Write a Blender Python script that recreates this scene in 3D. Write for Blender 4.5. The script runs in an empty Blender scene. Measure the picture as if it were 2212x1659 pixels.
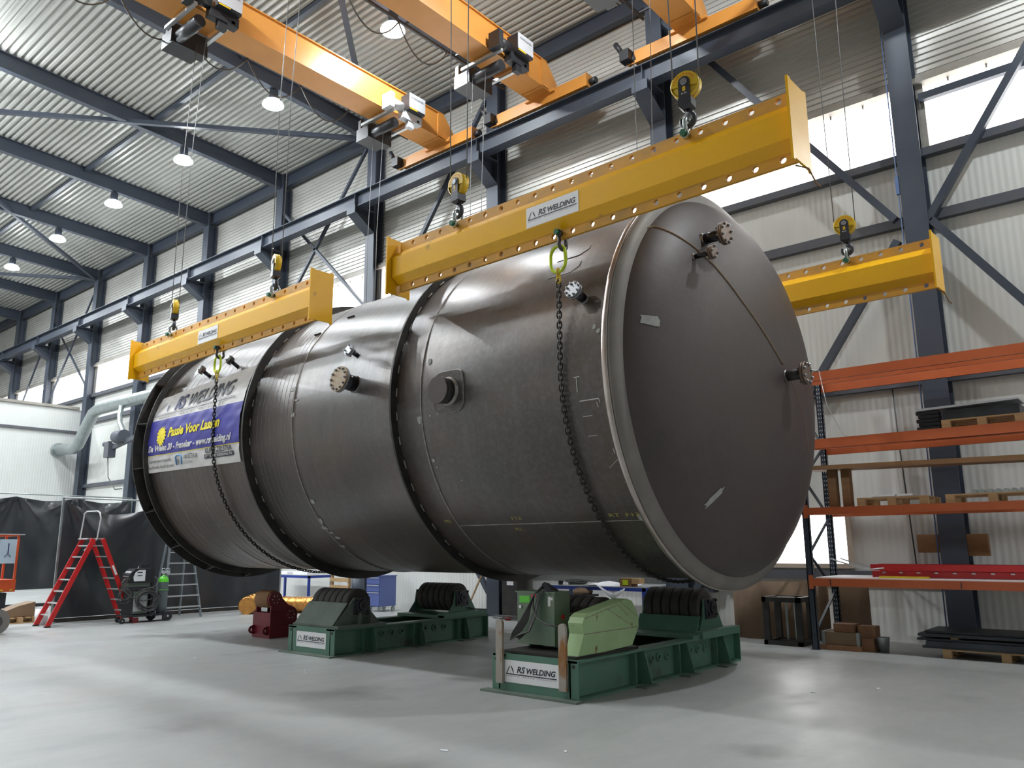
import bpy, bmesh, math, random
from mathutils import Vector, Matrix
random.seed(7)
PI = math.pi
sc = bpy.context.scene
C = sc.collection

# ---------------- camera ----------------
YAW, PITCH, ROLL, FPX, EYE = 0.70314806, 0.20124317, 0.00676942, 1719.72, 1.65
ca, sa, cb, sb = math.cos(YAW), math.sin(YAW), math.cos(PITCH), math.sin(PITCH)
fwd = Vector((-sa * cb, ca * cb, sb)); rt = Vector((ca, sa, 0)); dn = fwd.cross(rt)
cr, sr = math.cos(ROLL), math.sin(ROLL)
rt2 = rt * cr + dn * sr; dn2 = -rt * sr + dn * cr
cam = bpy.data.objects.new('camera', bpy.data.cameras.new('camera'))
C.objects.link(cam)
M = Matrix((rt2, -dn2, -fwd)).transposed().to_4x4(); M.translation = (0, 0, EYE)
cam.matrix_world = M
cam.data.sensor_fit = 'HORIZONTAL'; cam.data.sensor_width = 36
cam.data.lens = FPX / 2212 * 36; cam.data.clip_end = 200; cam.data.clip_start = 0.05
sc.camera = cam

# ---------------- world, exposure, light levels ----------------
world = bpy.data.worlds.new('world'); sc.world = world; world.use_nodes = True
world.node_tree.nodes['Background'].inputs[0].default_value = (0.75, 0.85, 1, 1)
world.node_tree.nodes['Background'].inputs[1].default_value = 1.0
sc.view_settings.view_transform = 'Standard'; sc.view_settings.look = 'None'
sc.view_settings.gamma = 1; sc.view_settings.use_curve_mapping = False
sc.view_settings.exposure = 0.75
LAMP_W = 335.0
LAMP_COL = (0.90, 0.96, 1.0)
WINDOW_E = 3.0
COLX = [-3.13 - 5.083 * k for k in range(10)]      # column centre lines along the far wall
LAMP_ROWS = ((11.3, 1.0), (4.75, 1.0), (-1.8, 0.30))
def lamp_light(x, y, z, e=LAMP_W):
    l = bpy.data.lights.new('high_bay_light', 'AREA'); l.shape = 'DISK'; l.size = 0.42
    l.energy = e; l.color = LAMP_COL
    o = bpy.data.objects.new('high_bay_light', l); o.location = (x, y, z); C.objects.link(o)
    p = bpy.data.lights.new('high_bay_glow', 'POINT'); p.shadow_soft_size = 0.23; p.energy = e * 0.75; p.color = LAMP_COL
    g = bpy.data.objects.new('high_bay_glow', p); C.objects.link(g); g.location = (x, y, z + 0.05)
    return o, g

# ---------------- materials ----------------
def mat(name, col, rough=0.5, metal=0.0, col2=None, scale=4.0, bump=0.0, detail=4.0, stretch=(1, 1, 1), lo=0.35, hi=0.65,
        rvar=0.0, col3=None, scale3=1.2, lo3=0.55, hi3=0.7, bscale=None, spec=None):
    m = bpy.data.materials.new(name); m.use_nodes = True
    nt = m.node_tree; b = nt.nodes['Principled BSDF']; L = nt.links.new
    b.inputs['Base Color'].default_value = (*col, 1); b.inputs['Roughness'].default_value = rough
    b.inputs['Metallic'].default_value = metal
    if spec is not None: b.inputs['Specular IOR Level'].default_value = spec
    tc = nt.nodes.new('ShaderNodeTexCoord'); mp = nt.nodes.new('ShaderNodeMapping')
    mp.inputs['Scale'].default_value = stretch; L(tc.outputs['Object'], mp.inputs[0])
    if col2 or bump or rvar:
        n = nt.nodes.new('ShaderNodeTexNoise'); n.inputs['Scale'].default_value = scale; n.inputs['Detail'].default_value = detail
        n.inputs['Roughness'].default_value = 0.6
        L(mp.outputs[0], n.inputs['Vector'])
        mr = nt.nodes.new('ShaderNodeMapRange'); mr.inputs['From Min'].default_value = lo; mr.inputs['From Max'].default_value = hi
        L(n.outputs['Fac'], mr.inputs['Value'])
        if col2:
            mx = nt.nodes.new('ShaderNodeMix'); mx.data_type = 'RGBA'
            mx.inputs[6].default_value = (*col, 1); mx.inputs[7].default_value = (*col2, 1)
            L(mr.outputs[0], mx.inputs[0]); out = mx.outputs[2]
            if col3:
                n3 = nt.nodes.new('ShaderNodeTexNoise'); n3.inputs['Scale'].default_value = scale3; n3.inputs['Detail'].default_value = 6
                L(tc.outputs['Object'], n3.inputs['Vector'])
                m3 = nt.nodes.new('ShaderNodeMapRange'); m3.inputs['From Min'].default_value = lo3; m3.inputs['From Max'].default_value = hi3
                L(n3.outputs['Fac'], m3.inputs['Value'])
                x3 = nt.nodes.new('ShaderNodeMix'); x3.data_type = 'RGBA'; x3.inputs[7].default_value = (*col3, 1)
                L(out, x3.inputs[6]); L(m3.outputs[0], x3.inputs[0]); out = x3.outputs[2]
            L(out, b.inputs['Base Color'])
        if rvar:
            r = nt.nodes.new('ShaderNodeMapRange'); r.inputs['To Min'].default_value = rough - rvar; r.inputs['To Max'].default_value = rough + rvar
            L(mr.outputs[0], r.inputs['Value']); L(r.outputs[0], b.inputs['Roughness'])
        if bump:
            bp = nt.nodes.new('ShaderNodeBump'); bp.inputs['Strength'].default_value = bump; bp.inputs['Distance'].default_value = 0.01
            src = n
            if bscale:
                src = nt.nodes.new('ShaderNodeTexNoise'); src.inputs['Scale'].default_value = bscale; L(mp.outputs[0], src.inputs['Vector'])
            L(src.outputs['Fac'], bp.inputs['Height']); L(bp.outputs[0], b.inputs['Normal'])
    return m
def emis(name, col, e):
    m = bpy.data.materials.new(name); m.use_nodes = True; nt = m.node_tree
    b = nt.nodes['Principled BSDF']; b.inputs['Base Color'].default_value = (*col, 1)
    b.inputs['Emission Color'].default_value = (*col, 1); b.inputs['Emission Strength'].default_value = e
    return m
def add_ribs(m, axis, pitch, dist=0.004, strength=0.6):
    nt = m.node_tree; L = nt.links.new; b = nt.nodes['Principled BSDF']
    tc = nt.nodes.new('ShaderNodeTexCoord'); w = nt.nodes.new('ShaderNodeTexWave')
    w.wave_type = 'BANDS'; w.bands_direction = axis; w.wave_profile = 'SIN'
    w.inputs['Scale'].default_value = 0.314159 / pitch * 1.0; w.inputs['Distortion'].default_value = 0
    bp = nt.nodes.new('ShaderNodeBump'); bp.inputs['Strength'].default_value = strength; bp.inputs['Distance'].default_value = dist
    L(tc.outputs['Object'], w.inputs['Vector']); L(w.outputs['Fac'], bp.inputs['Height'])
    L(bp.outputs[0], b.inputs['Normal'])
MT = {}
MT['floor'] = mat('concrete_floor', (0.38, 0.385, 0.375), 0.42, 0, (0.29, 0.30, 0.30), 0.9, 0.08, 8, (1, 0.45, 1), 0.35, 0.68, 0.10,
                  (0.17, 0.165, 0.16), 0.55, 0.60, 0.76, 30)
MT['wall'] = mat('panel_wall', (0.66, 0.665, 0.64), 0.5, 0, (0.60, 0.60, 0.57), 0.7, 0, 4, (1, 1, 0.4))
add_ribs(MT['wall'], 'X', 0.11, 0.006, 0.7)
MT['wally'] = mat('panel_wall_end', (0.66, 0.675, 0.66), 0.5, 0, (0.61, 0.62, 0.60), 0.7, 0, 4, (1, 1, 0.4))
add_ribs(MT['wally'], 'Y', 0.11, 0.006, 0.7)
MT['corr'] = mat('corrugated_sheet', (0.50, 0.49, 0.46), 0.38, 0.25, (0.44, 0.43, 0.40), 0.8, 0, 4)
MT['deck'] = mat('roof_deck', (0.50, 0.50, 0.47), 0.45, 0.1, (0.45, 0.45, 0.42), 0.5, 0, 4)
MT['steel'] = mat('blue_grey_steel', (0.042, 0.053, 0.077), 0.45, 0.0, (0.050, 0.060, 0.080), 2)
MT['girt'] = mat('grey_girt', (0.075, 0.085, 0.11), 0.5, 0.0, (0.10, 0.10, 0.11), 2)
MT['sill'] = mat('flashing', (0.33, 0.31, 0.28), 0.5, 0.1, (0.25, 0.23, 0.20), 2)
MT['window'] = emis('daylit_panel', (1.0, 0.985, 0.96), WINDOW_E)
MT['yellow'] = mat('yellow_paint', (0.84, 0.45, 0.006), 0.32, 0, (0.77, 0.39, 0.006), 1.6, 0.03, 5, (0.4, 1, 1), 0.4, 0.75, 0.05, (0.30, 0.18, 0.05), 2.6, 0.70, 0.80)
MT['yellowdirty'] = mat('worn_yellow_paint', (0.68, 0.33, 0.03), 0.45, 0, (0.42, 0.24, 0.06), 3.5, 0.05, 6, (0.5, 1, 1), 0.45, 0.75)
MT['orange'] = mat('orange_paint', (0.66, 0.29, 0.06), 0.4, 0, (0.58, 0.25, 0.05), 1.2, 0, 3)
MT['black'] = mat('black_plastic', (0.02, 0.021, 0.025), 0.45)
MT['rubber'] = mat('dark_rubber', (0.035, 0.031, 0.03), 0.75, 0, (0.055, 0.048, 0.045), 6, 0.2, 6)
MT['rope'] = mat('wire_rope', (0.16, 0.16, 0.16), 0.5, 0.5)
MT['white'] = mat('white_sign', (0.80, 0.80, 0.82), 0.4)
MT['ink'] = mat('dark_ink', (0.02, 0.022, 0.035), 0.5)
MT['hoistgrey'] = mat('light_grey_housing', (0.50, 0.52, 0.55), 0.4)
MT['hookdark'] = mat('dark_hook_steel', (0.045, 0.047, 0.055), 0.38, 0.4)
MT['galv'] = mat('galvanised', (0.42, 0.46, 0.46), 0.35, 0.75, (0.34, 0.38, 0.38), 5)
MT['sheave'] = mat('yellow_sheave', (0.70, 0.48, 0.02), 0.35, 0, (0.60, 0.38, 0.02), 6)
MT['lime'] = mat('lime_ring', (0.55, 0.70, 0.02), 0.35, 0, (0.42, 0.50, 0.02), 12, 0, 4, (1, 1, 1), 0.5, 0.75)
MT['greenpin'] = mat('green_pin', (0.01, 0.11, 0.055), 0.35)
MT['chain'] = mat('black_chain', (0.014, 0.013, 0.012), 0.5, 0.1, (0.03, 0.026, 0.022), 20)
MT['green'] = mat('green_paint', (0.075, 0.18, 0.13), 0.45, 0, (0.095, 0.195, 0.145), 3, 0.05, 6, (1, 1, 1), 0.4, 0.7, 0.05, (0.07, 0.065, 0.05), 2.4, 0.62, 0.78)
MT['greengrey'] = mat('grey_green_paint', (0.13, 0.165, 0.135), 0.5, 0, (0.10, 0.13, 0.105), 4, 0.05, 6, (1, 1, 1), 0.4, 0.7, 0.05, (0.09, 0.07, 0.05), 2.4, 0.62, 0.78)
MT['guard'] = mat('pale_green_guard', (0.40, 0.57, 0.29), 0.45, 0, (0.35, 0.51, 0.25), 3, 0.03, 6, (1, 1, 1), 0.4, 0.7, 0.05, (0.16, 0.07, 0.02), 3.6, 0.64, 0.70)
MT['cabinet'] = mat('cabinet_green', (0.15, 0.23, 0.17), 0.42, 0, (0.19, 0.21, 0.13), 1.6, 0.02, 4, (1, 1, 1), 0.4, 0.7)
MT['rust'] = mat('rusty_post', (0.34, 0.31, 0.27), 0.7, 0, (0.27, 0.12, 0.035), 9.0, 0.1, 6, (1, 1, 0.35), 0.48, 0.62)
MT['maroon'] = mat('maroon_paint', (0.17, 0.012, 0.022), 0.4, 0, (0.14, 0.012, 0.02), 3)
MT['red'] = mat('red_paint', (0.62, 0.025, 0.028), 0.35, 0, (0.52, 0.02, 0.022), 4)
MT['alu'] = mat('aluminium', (0.62, 0.64, 0.65), 0.35, 0.6)
MT['greyladder'] = mat('grey_aluminium', (0.28, 0.32, 0.35), 0.4, 0.5)
MT['curtain'] = mat('black_curtain', (0.026, 0.030, 0.036), 0.28, 0, (0.040, 0.043, 0.048), 2, 0.35, 3, (1, 1, 0.5))
MT['gas'] = mat('grey_gas_bottle', (0.13, 0.155, 0.165), 0.3, 0.1)
MT['gasgreen'] = mat('bright_green_shoulder', (0.12, 0.62, 0.04), 0.3)
MT['rackorange'] = mat('rack_orange', (0.54, 0.125, 0.04), 0.42, 0, (0.48, 0.105, 0.035), 1.5, 0, 3)
MT['rackblue'] = mat('rack_dark_blue', (0.028, 0.038, 0.055), 0.45, 0.1, (0.05, 0.06, 0.075), 12, 0, 4)
MT['wood'] = mat('pale_wood', (0.52, 0.34, 0.17), 0.65, 0, (0.40, 0.25, 0.12), 3, 0.05, 6, (0.4, 3, 3))
MT['woodbrown'] = mat('brown_timber', (0.26, 0.13, 0.05), 0.65, 0, (0.19, 0.095, 0.04), 3, 0.05, 6, (0.4, 3, 3))
MT['card'] = mat('cardboard', (0.24, 0.16, 0.095), 0.7, 0, (0.20, 0.13, 0.08), 2)
MT['blue'] = mat('blue_paint', (0.018, 0.045, 0.30), 0.4)
MT['cabblue'] = mat('blue_cabinet', (0.10, 0.14, 0.36), 0.4)
MT['foil'] = mat('copper_foil', (0.70, 0.34, 0.10), 0.25, 0.8, (0.50, 0.23, 0.06), 9, 1.0, 5)
MT['brick'] = mat('brown_crate_wood', (0.27, 0.13, 0.065), 0.7, 0, (0.20, 0.09, 0.045), 5, 0.1)
MT['platestack'] = mat('dark_plate', (0.028, 0.033, 0.040), 0.4, 0.4, (0.045, 0.05, 0.06), 3)
MT['liftorange'] = mat('lift_orange', (0.62, 0.09, 0.025), 0.4, 0, (0.52, 0.075, 0.02), 3)
MT['greyrubber'] = mat('grey_tyre', (0.20, 0.19, 0.18), 0.7)
MT['cloth'] = mat('white_cloth', (0.82, 0.83, 0.86), 0.7)
MT['cable'] = mat('grey_cable', (0.07, 0.07, 0.068), 0.5)
MT['chalk'] = mat('chalk', (0.62, 0.62, 0.58), 0.8)
MT['ychalk'] = mat('yellow_chalk', (0.42, 0.36, 0.10), 0.8)
# steel plate of the vessel: mill scale, run marks round the girth
def tank_mat(name, base, b2, b3, rough, metal):
    m = bpy.data.materials.new(name); m.use_nodes = True; nt = m.node_tree; L = nt.links.new
    b = nt.nodes['Principled BSDF']; b.inputs['Metallic'].default_value = metal
    tc = nt.nodes.new('ShaderNodeTexCoord')
    def noise(sx, sy, sz, s, d=6, r=0.6):
        mp = nt.nodes.new('ShaderNodeMapping'); mp.inputs['Scale'].default_value = (sx, sy, sz); L(tc.outputs['Object'], mp.inputs[0])
        n = nt.nodes.new('ShaderNodeTexNoise'); n.inputs['Scale'].default_value = s; n.inputs['Detail'].default_value = d
        n.inputs['Roughness'].default_value = r; L(mp.outputs[0], n.inputs['Vector']); return n.outputs['Fac']
    def rng(v, a, c, ta=0, tb=1):
        r = nt.nodes.new('ShaderNodeMapRange'); r.inputs['From Min'].default_value = a; r.inputs['From Max'].default_value = c
        r.inputs['To Min'].default_value = ta; r.inputs['To Max'].default_value = tb; L(v, r.inputs['Value']); return r.outputs[0]
    def mix(f, a, c):
        x = nt.nodes.new('ShaderNodeMix'); x.data_type = 'RGBA'; L(f, x.inputs[0])
        for i, v in ((6, a), (7, c)):
            if isinstance(v, tuple): x.inputs[i].default_value = (*v, 1)
            else: L(v, x.inputs[i])
        return x.outputs[2]
    streak = noise(5, 0.3, 0.3, 1.0, 9, 0.75); blotch = noise(0.5, 0.7, 0.7, 1.0, 5); fine = noise(1, 1, 1, 14, 5, 0.7)
    c = mix(rng(blotch, 0.38, 0.62), base, b2)
    c = mix(rng(streak, 0.54, 0.95, 0, 0.5), c, b3)
    c = mix(rng(fine, 0.45, 0.75, 0, 0.25), c, (b3[0] * 1.2, b3[1] * 1.2, b3[2] * 1.2))
    L(c, b.inputs['Base Color'])
    L(rng(streak, 0.3, 0.7, rough + 0.05, rough - 0.05), b.inputs['Roughness'])
    bp = nt.nodes.new('ShaderNodeBump'); bp.inputs['Strength'].default_value = 0.25; bp.inputs['Distance'].default_value = 0.01
    L(noise(1, 1, 1, 5, 5), bp.inputs['Height']); L(bp.outputs[0], b.inputs['Normal'])
    return m
MT['tank'] = tank_mat('mill_scale_plate', (0.072, 0.063, 0.058), (0.105, 0.079, 0.062), (0.17, 0.17, 0.18), 0.35, 0.35)
MT['head'] = tank_mat('dished_head_plate', (0.074, 0.054, 0.050), (0.058, 0.047, 0.045), (0.084, 0.064, 0.058), 0.50, 0.15)
MT['ringdark'] = mat('dark_ring_steel', (0.028, 0.027, 0.028), 0.5, 0.3, (0.05, 0.045, 0.04), 4)
MT['ringbright'] = mat('ground_steel_ring', (0.50, 0.45, 0.42), 0.25, 0.75, (0.36, 0.29, 0.25), 2.5, 0, 5)
MT['ringmatte'] = mat('matte_ring_steel', (0.17, 0.155, 0.14), 0.55, 0.2, (0.21, 0.19, 0.17), 3, 0.05, 5)
MT['scribe'] = mat('scribed_line', (0.17, 0.15, 0.135), 0.5, 0.2)
MT['nozweld'] = mat('nozzle_weld_steel', (0.12, 0.11, 0.105), 0.35, 0.6, (0.30, 0.29, 0.28), 18)
MT['weld'] = mat('bright_weld', (0.36, 0.34, 0.32), 0.4, 0.5, (0.22, 0.20, 0.19), 12)
MT['weldbrown'] = mat('brown_weld', (0.22, 0.155, 0.10), 0.5, 0.3, (0.17, 0.12, 0.085), 8)
MT['pipeblack'] = mat('black_pipe', (0.03, 0.03, 0.037), 0.25, 0.6)
MT['flangecov'] = mat('varnished_flange', (0.40, 0.31, 0.22), 0.3, 0.5, (0.30, 0.22, 0.15), 8)
MT['flangegrey'] = mat('grey_flange', (0.30, 0.31, 0.33), 0.3, 0.6)
MT['bolt'] = mat('bolt_steel', (0.30, 0.30, 0.31), 0.3, 0.8)
MT['patch'] = mat('grey_paint_patch', (0.34, 0.34, 0.31), 0.6, 0, (0.27, 0.27, 0.25), 9)
MT['bannerw'] = mat('banner_white', (0.66, 0.64, 0.63), 0.55, 0, (0.60, 0.58, 0.57), 2, 0.5, 3)
MT['bannerb'] = mat('banner_blue', (0.05, 0.045, 0.33), 0.5, 0, (0.04, 0.036, 0.27), 2, 0.5, 3)
MT['bannery'] = mat('banner_yellow', (0.85, 0.70, 0.02), 0.5)
MT['navy'] = mat('navy_ink', (0.018, 0.022, 0.12), 0.5)

# ---------------- mesh builder ----------------
class MB:
    def __init__(s): s.v = []; s.f = []; s.s = []
    def add(s, vs, fs, smooth=False):
        o = len(s.v); s.v += [tuple(p) for p in vs]
        for f in fs: s.f.append([i + o for i in f]); s.s.append(smooth)
    def box(s, x0, x1, y0, y1, z0, z1):
        s.add([(x0, y0, z0), (x1, y0, z0), (x1, y1, z0), (x0, y1, z0), (x0, y0, z1), (x1, y0, z1), (x1, y1, z1), (x0, y1, z1)],
              [(0, 3, 2, 1), (4, 5, 6, 7), (0, 1, 5, 4), (1, 2, 6, 5), (2, 3, 7, 6), (3, 0, 4, 7)]); return s
    def bar(s, p0, p1, w, h, up=(0, 0, 1)):
        p0, p1, up = Vector(p0), Vector(p1), Vector(up); d = (p1 - p0).normalized()
        a = d.cross(up)
        if a.length < 1e-4: a = d.cross(Vector((1, 0, 0)))
        a.normalize(); b = a.cross(d); a *= w / 2; b *= h / 2
        vs = [p + x * a + y * b for p in (p0, p1) for x, y in ((-1, -1), (1, -1), (1, 1), (-1, 1))]
        s.add(vs, [(0, 1, 2, 3), (7, 6, 5, 4), (0, 4, 5, 1), (1, 5, 6, 2), (2, 6, 7, 3), (3, 7, 4, 0)]); return s
    def cyl(s, p0, p1, r0, r1=None, n=20, caps=True):
        r1 = r0 if r1 is None else r1
        p0, p1 = Vector(p0), Vector(p1); d = (p1 - p0).normalized()
        a = d.orthogonal().normalized(); b = d.cross(a)
        vs = []
        for p, r in ((p0, r0), (p1, r1)):
            vs += [p + (a * math.cos(2 * PI * i / n) + b * math.sin(2 * PI * i / n)) * r for i in range(n)]
        s.add(vs, [(i, (i + 1) % n, n + (i + 1) % n, n + i) for i in range(n)], True)
        if caps:
            o = len(s.v) - 2 * n
            s.f.append([o + i for i in reversed(range(n))]); s.s.append(False)
            s.f.append([o + n + i for i in range(n)]); s.s.append(False)
        return s
    def tube(s, pts, r, n=8, closed=False, caps=True):
        P = [Vector(p) for p in pts]; m = len(P); rr = r if isinstance(r, (list, tuple)) else [r] * m
        T = []
        for i in range(m):
            if closed: t = P[(i + 1) % m] - P[i - 1]
            else: t = P[min(i + 1, m - 1)] - P[max(i - 1, 0)]
            T.append(t.normalized())
        a = T[0].orthogonal().normalized(); vs = []
        for i in range(m):
            a = (a - T[i] * a.dot(T[i])); a.normalize(); b = T[i].cross(a)
            vs += [P[i] + (a * math.cos(2 * PI * k / n) + b * math.sin(2 * PI * k / n)) * rr[i] for k in range(n)]
        fs = []
        for i in range(m if closed else m - 1):
            j = (i + 1) % m
            for k in range(n): fs.append((i * n + k, i * n + (k + 1) % n, j * n + (k + 1) % n, j * n + k))
        s.add(vs, fs, True)
        if caps and not closed:
            o = len(s.v) - m * n
            s.f.append([o + i for i in reversed(range(n))]); s.s.append(False)
            s.f.append([o + (m - 1) * n + i for i in range(n)]); s.s.append(False)
        return s
    def lathe(s, org, axis, prof, n=48, a0=0, a1=360, ref=None, smooth=True):
        org, ax = Vector(org), Vector(axis).normalized()
        a = Vector(ref) if ref else ax.orthogonal().normalized(); b = ax.cross(a)
        full = abs(a1 - a0) >= 360; m = n if full else n + 1; vs = []
        for d, r in prof:
            for i in range(m):
                t = math.radians(a0 + (a1 - a0) * i / n)
                vs.append(org + ax * d + (a * math.cos(t) + b * math.sin(t)) * max(r, 1e-4))
        fs = []
        for j in range(len(prof) - 1):
            for i in range(n):
                k = (i + 1) % m
                fs.append((j * m + i, j * m + k, (j + 1) * m + k, (j + 1) * m + i))
        s.add(vs, fs, smooth); return s
    def prism(s, poly, f0, f1):
        n = len(poly); vs = [f0(*p) for p in poly] + [f1(*p) for p in poly]
        s.add(vs, [tuple(range(n - 1, -1, -1)), tuple(range(n, 2 * n))] + [(i, (i + 1) % n, n + (i + 1) % n, n + i) for i in range(n)]); return s
    def ibeam(s, p0, p1, w, h, tf=0.02, tw=0.015, up=(0, 0, 1)):
        up = Vector(up); p0, p1 = Vector(p0), Vector(p1); d = (p1 - p0).normalized(); u = (up - d * up.dot(d)).normalized()
        s.bar(p0 + u * (h / 2 - tf / 2), p1 + u * (h / 2 - tf / 2), w, tf, u); s.bar(p0 - u * (h / 2 - tf / 2), p1 - u * (h / 2 - tf / 2), w, tf, u)
        s.bar(p0, p1, tw, h - 2 * tf, u); return s
    def build(s, name, m, parent=None, local=False):
        off = Vector((0, 0, 0)); p = parent
        if not local:
            while p is not None: off += p.location; p = p.parent
        me = bpy.data.meshes.new(name)
        me.from_pydata([Vector(v) - off for v in s.v], [], s.f)
        me.polygons.foreach_set('use_smooth', s.s)
        me.materials.append(MT[m] if isinstance(m, str) else m); me.update()
        bm = bmesh.new(); bm.from_mesh(me); bmesh.ops.recalc_face_normals(bm, faces=bm.faces); bm.to_mesh(me); bm.free()
        o = bpy.data.objects.new(name, me); C.objects.link(o); o.parent = parent
        return o
def tag(o, label=None, cat=None, group=None, kind=None):
    for k, v in (('label', label), ('category', cat), ('group', group), ('kind', kind)):
        if v: o[k] = v
    return o
def thing(name, label, cat, loc=(0, 0, 0), rotz=0, group=None):
    o = bpy.data.objects.new(name, None); C.objects.link(o); o.location = loc; o.rotation_euler = (0, 0, rotz)
    o.empty_display_size = 0.1
    return tag(o, label, cat, group)
def struct(mb, name, m): return tag(mb.build(name, m), kind='structure')
def dup(o, loc=None, label=None, parent=None, rotz=None):
    c = o.copy(); C.objects.link(c); c.parent = parent
    if loc is not None: c.location = loc
    if rotz is not None: c.rotation_euler = (0, 0, rotz)
    if label: c['label'] = label
    for ch in list(o.children):
        if ch.type != 'LIGHT': dup(ch, parent=c)
    return c
ORD = ['first', 'second', 'third', 'fourth', 'fifth', 'sixth', 'seventh', 'eighth', 'ninth', 'tenth', 'eleventh', 'twelfth']

# text: flat glyph outlines, cap height 1, baseline at 0
def text2d(txt, italic=0.0, bold=0.0, space=1.0):
    cu = bpy.data.curves.new('t', 'FONT'); cu.body = txt; cu.size = 1; cu.shear = italic; cu.offset = bold; cu.resolution_u = 3
    cu.space_character = space
    o = bpy.data.objects.new('t', cu); C.objects.link(o)
    dg = bpy.context.evaluated_depsgraph_get(); me = bpy.data.meshes.new_from_object(o.evaluated_get(dg))
    vs = [(v.co.x, v.co.y) for v in me.vertices]; fs = [tuple(p.vertices) for p in me.polygons]
    bpy.data.objects.remove(o); bpy.data.curves.remove(cu); bpy.data.meshes.remove(me)
    k = 1 / 0.69; x0 = min(v[0] for v in vs)
    vs = [((x - x0) * k, y * k) for x, y in vs]
    return vs, fs, max(v[0] for v in vs)
def put_text(mb, txt, f, x, y, h, w=None, italic=0.0, bold=0.0, space=1.0):
    """letters on a surface; f(u, v) gives the 3-D point; x, y lower-left, h cap height, w total width"""
    vs, fs, tw = text2d(txt, italic, bold, space); kx = (w / tw) if w else h
    mb.add([f(x + a * kx, y + b * h) for a, b in vs], fs)
def quad(mb, f, pts): mb.add([f(*p) for p in pts], [tuple(range(len(pts)))])
def rs_sign(parent, f, w, h, fo, local=False, small=True):
    """white plate with the company logo; f on plate surface, fo slightly in front of it"""
    p = MB(); p.prism([(0, 0), (w, 0), (w, h), (0, h)], lambda u, v: f(u, v), lambda u, v: (Vector(fo(u, v)) * 0.6 + Vector(f(u, v)) * 0.4))
    s = p.build('logo_sign', 'white', parent, local)
    t = MB()
    put_text(t, 'RS', fo, 0.24 * w, 0.47 * h, 0.27 * h, 0.155 * w, 0.25, 0.03)
    put_text(t, 'WELDING', fo, 0.42 * w, 0.47 * h, 0.24 * h, 0.53 * w, 0.25, 0.03)
    quad(t, fo, [(0.035 * w, 0.355 * h), (0.965 * w, 0.355 * h), (0.965 * w, 0.40 * h), (0.035 * w, 0.40 * h)])
    quad(t, fo, [(0.035 * w, 0.39 * h), (0.052 * w, 0.39 * h), (0.108 * w, 0.73 * h), (0.093 * w, 0.73 * h)])
    quad(t, fo, [(0.125 * w, 0.74 * h), (0.14 * w, 0.74 * h), (0.185 * w, 0.42 * h), (0.178 * w, 0.42 * h)])
    quad(t, fo, [(0.135 * w, 0.67 * h), (0.155 * w, 0.67 * h), (0.178 * w, 0.50 * h), (0.162 * w, 0.50 * h)])
    if small: put_text(t, 'ADVANCED  WELDING  TECHNOLOGY', fo, 0.03 * w, 0.27 * h, 0.045 * h, 0.92 * w, 0, 0, 1.6)
    t.build('lettering', 'ink', s, local)
    return s

# ================= THE HALL =================
XL, XR, YB, YF = -60.0, 8.0, -10.0, 15.3
def zr(y): return 14.28 + 0.04 * (14.9 - y)          # underside of the rafters
struct(MB().box(XL, XR, YB, 15.5, -0.2, 0), 'floor', 'floor')
# roof deck: trapezoid ribs running along the hall
m = MB(); P = []; y = 15.5; i = 0
while y > YB - 0.2:
    for dy, dz in ((0, 0), (0.07, 0), (0.095, 0.09), (0.165, 0.09)): P.append((y - dy, dz))
    y -= 0.19
vs = []; n = len(P)
for x in (XL, XR): vs += [(x, a, zr(a) + 0.50 + b) for a, b in P]
for x in (XL, XR): vs += [(x, a, zr(a) + 0.66) for a, b in (P[0], P[-1])]
m.add(vs, [(i, i + 1, n + i + 1, n + i) for i in range(n - 1)] + [(2 * n, 2 * n + 1, 2 * n + 3, 2 * n + 2)])
struct(m, 'ceiling', 'deck')
# far wall: flat panels below the window strip, ribbed sheet above it
struct(MB().box(XL, XR, 15.3, 15.42, 0, 8.72), 'wall_far', 'wall')
m = MB(); P = []; z = 10.12
while z < 15.1:
    P += [(z, 0), (z + 0.070, 0), (z + 0.082, -0.025), (z + 0.112, -0.025), (z + 0.124, 0)]; z += 0.125
vs = []; n = len(P)
for x in (XL, XR): vs += [(x, 15.32 + b, a) for a, b in P]
for x in (XL, XR): vs += [(x, 15.42, P[0][0]), (x, 15.42, P[-1][0])]
m.add(vs, [(i, i + 1, n + i + 1, n + i) for i in range(n - 1)] + [(2 * n, 2 * n + 1, 2 * n + 3, 2 * n + 2)])
struct(m, 'wall_far_upper', 'corr')
struct(MB().box(XL, XR, YB - 0.1, YB, 0, 15.6), 'wall_near', 'wall')
struct(MB().box(XR, XR + 0.1, YB, 15.42, 0, 15.6), 'wall_right', 'wally')
struct(MB().box(XL - 0.1, XL, YB, 15.42, 0, 15.6), 'wall_left', 'wally')
# lower partition wall across the hall with its cap
struct(MB().box(-39.45, -39.33, YB, 15.28, 0, 8.05), 'wall_partition', 'wally')
struct(MB().box(-39.5, -39.2, YB, 14.95, 8.05, 8.17), 'trim_partition_cap', 'sill')
struct(MB().box(-39.32, -39.2, YB, 14.95, 6.93, 7.03), 'trim_partition_rail', 'girt')
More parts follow.
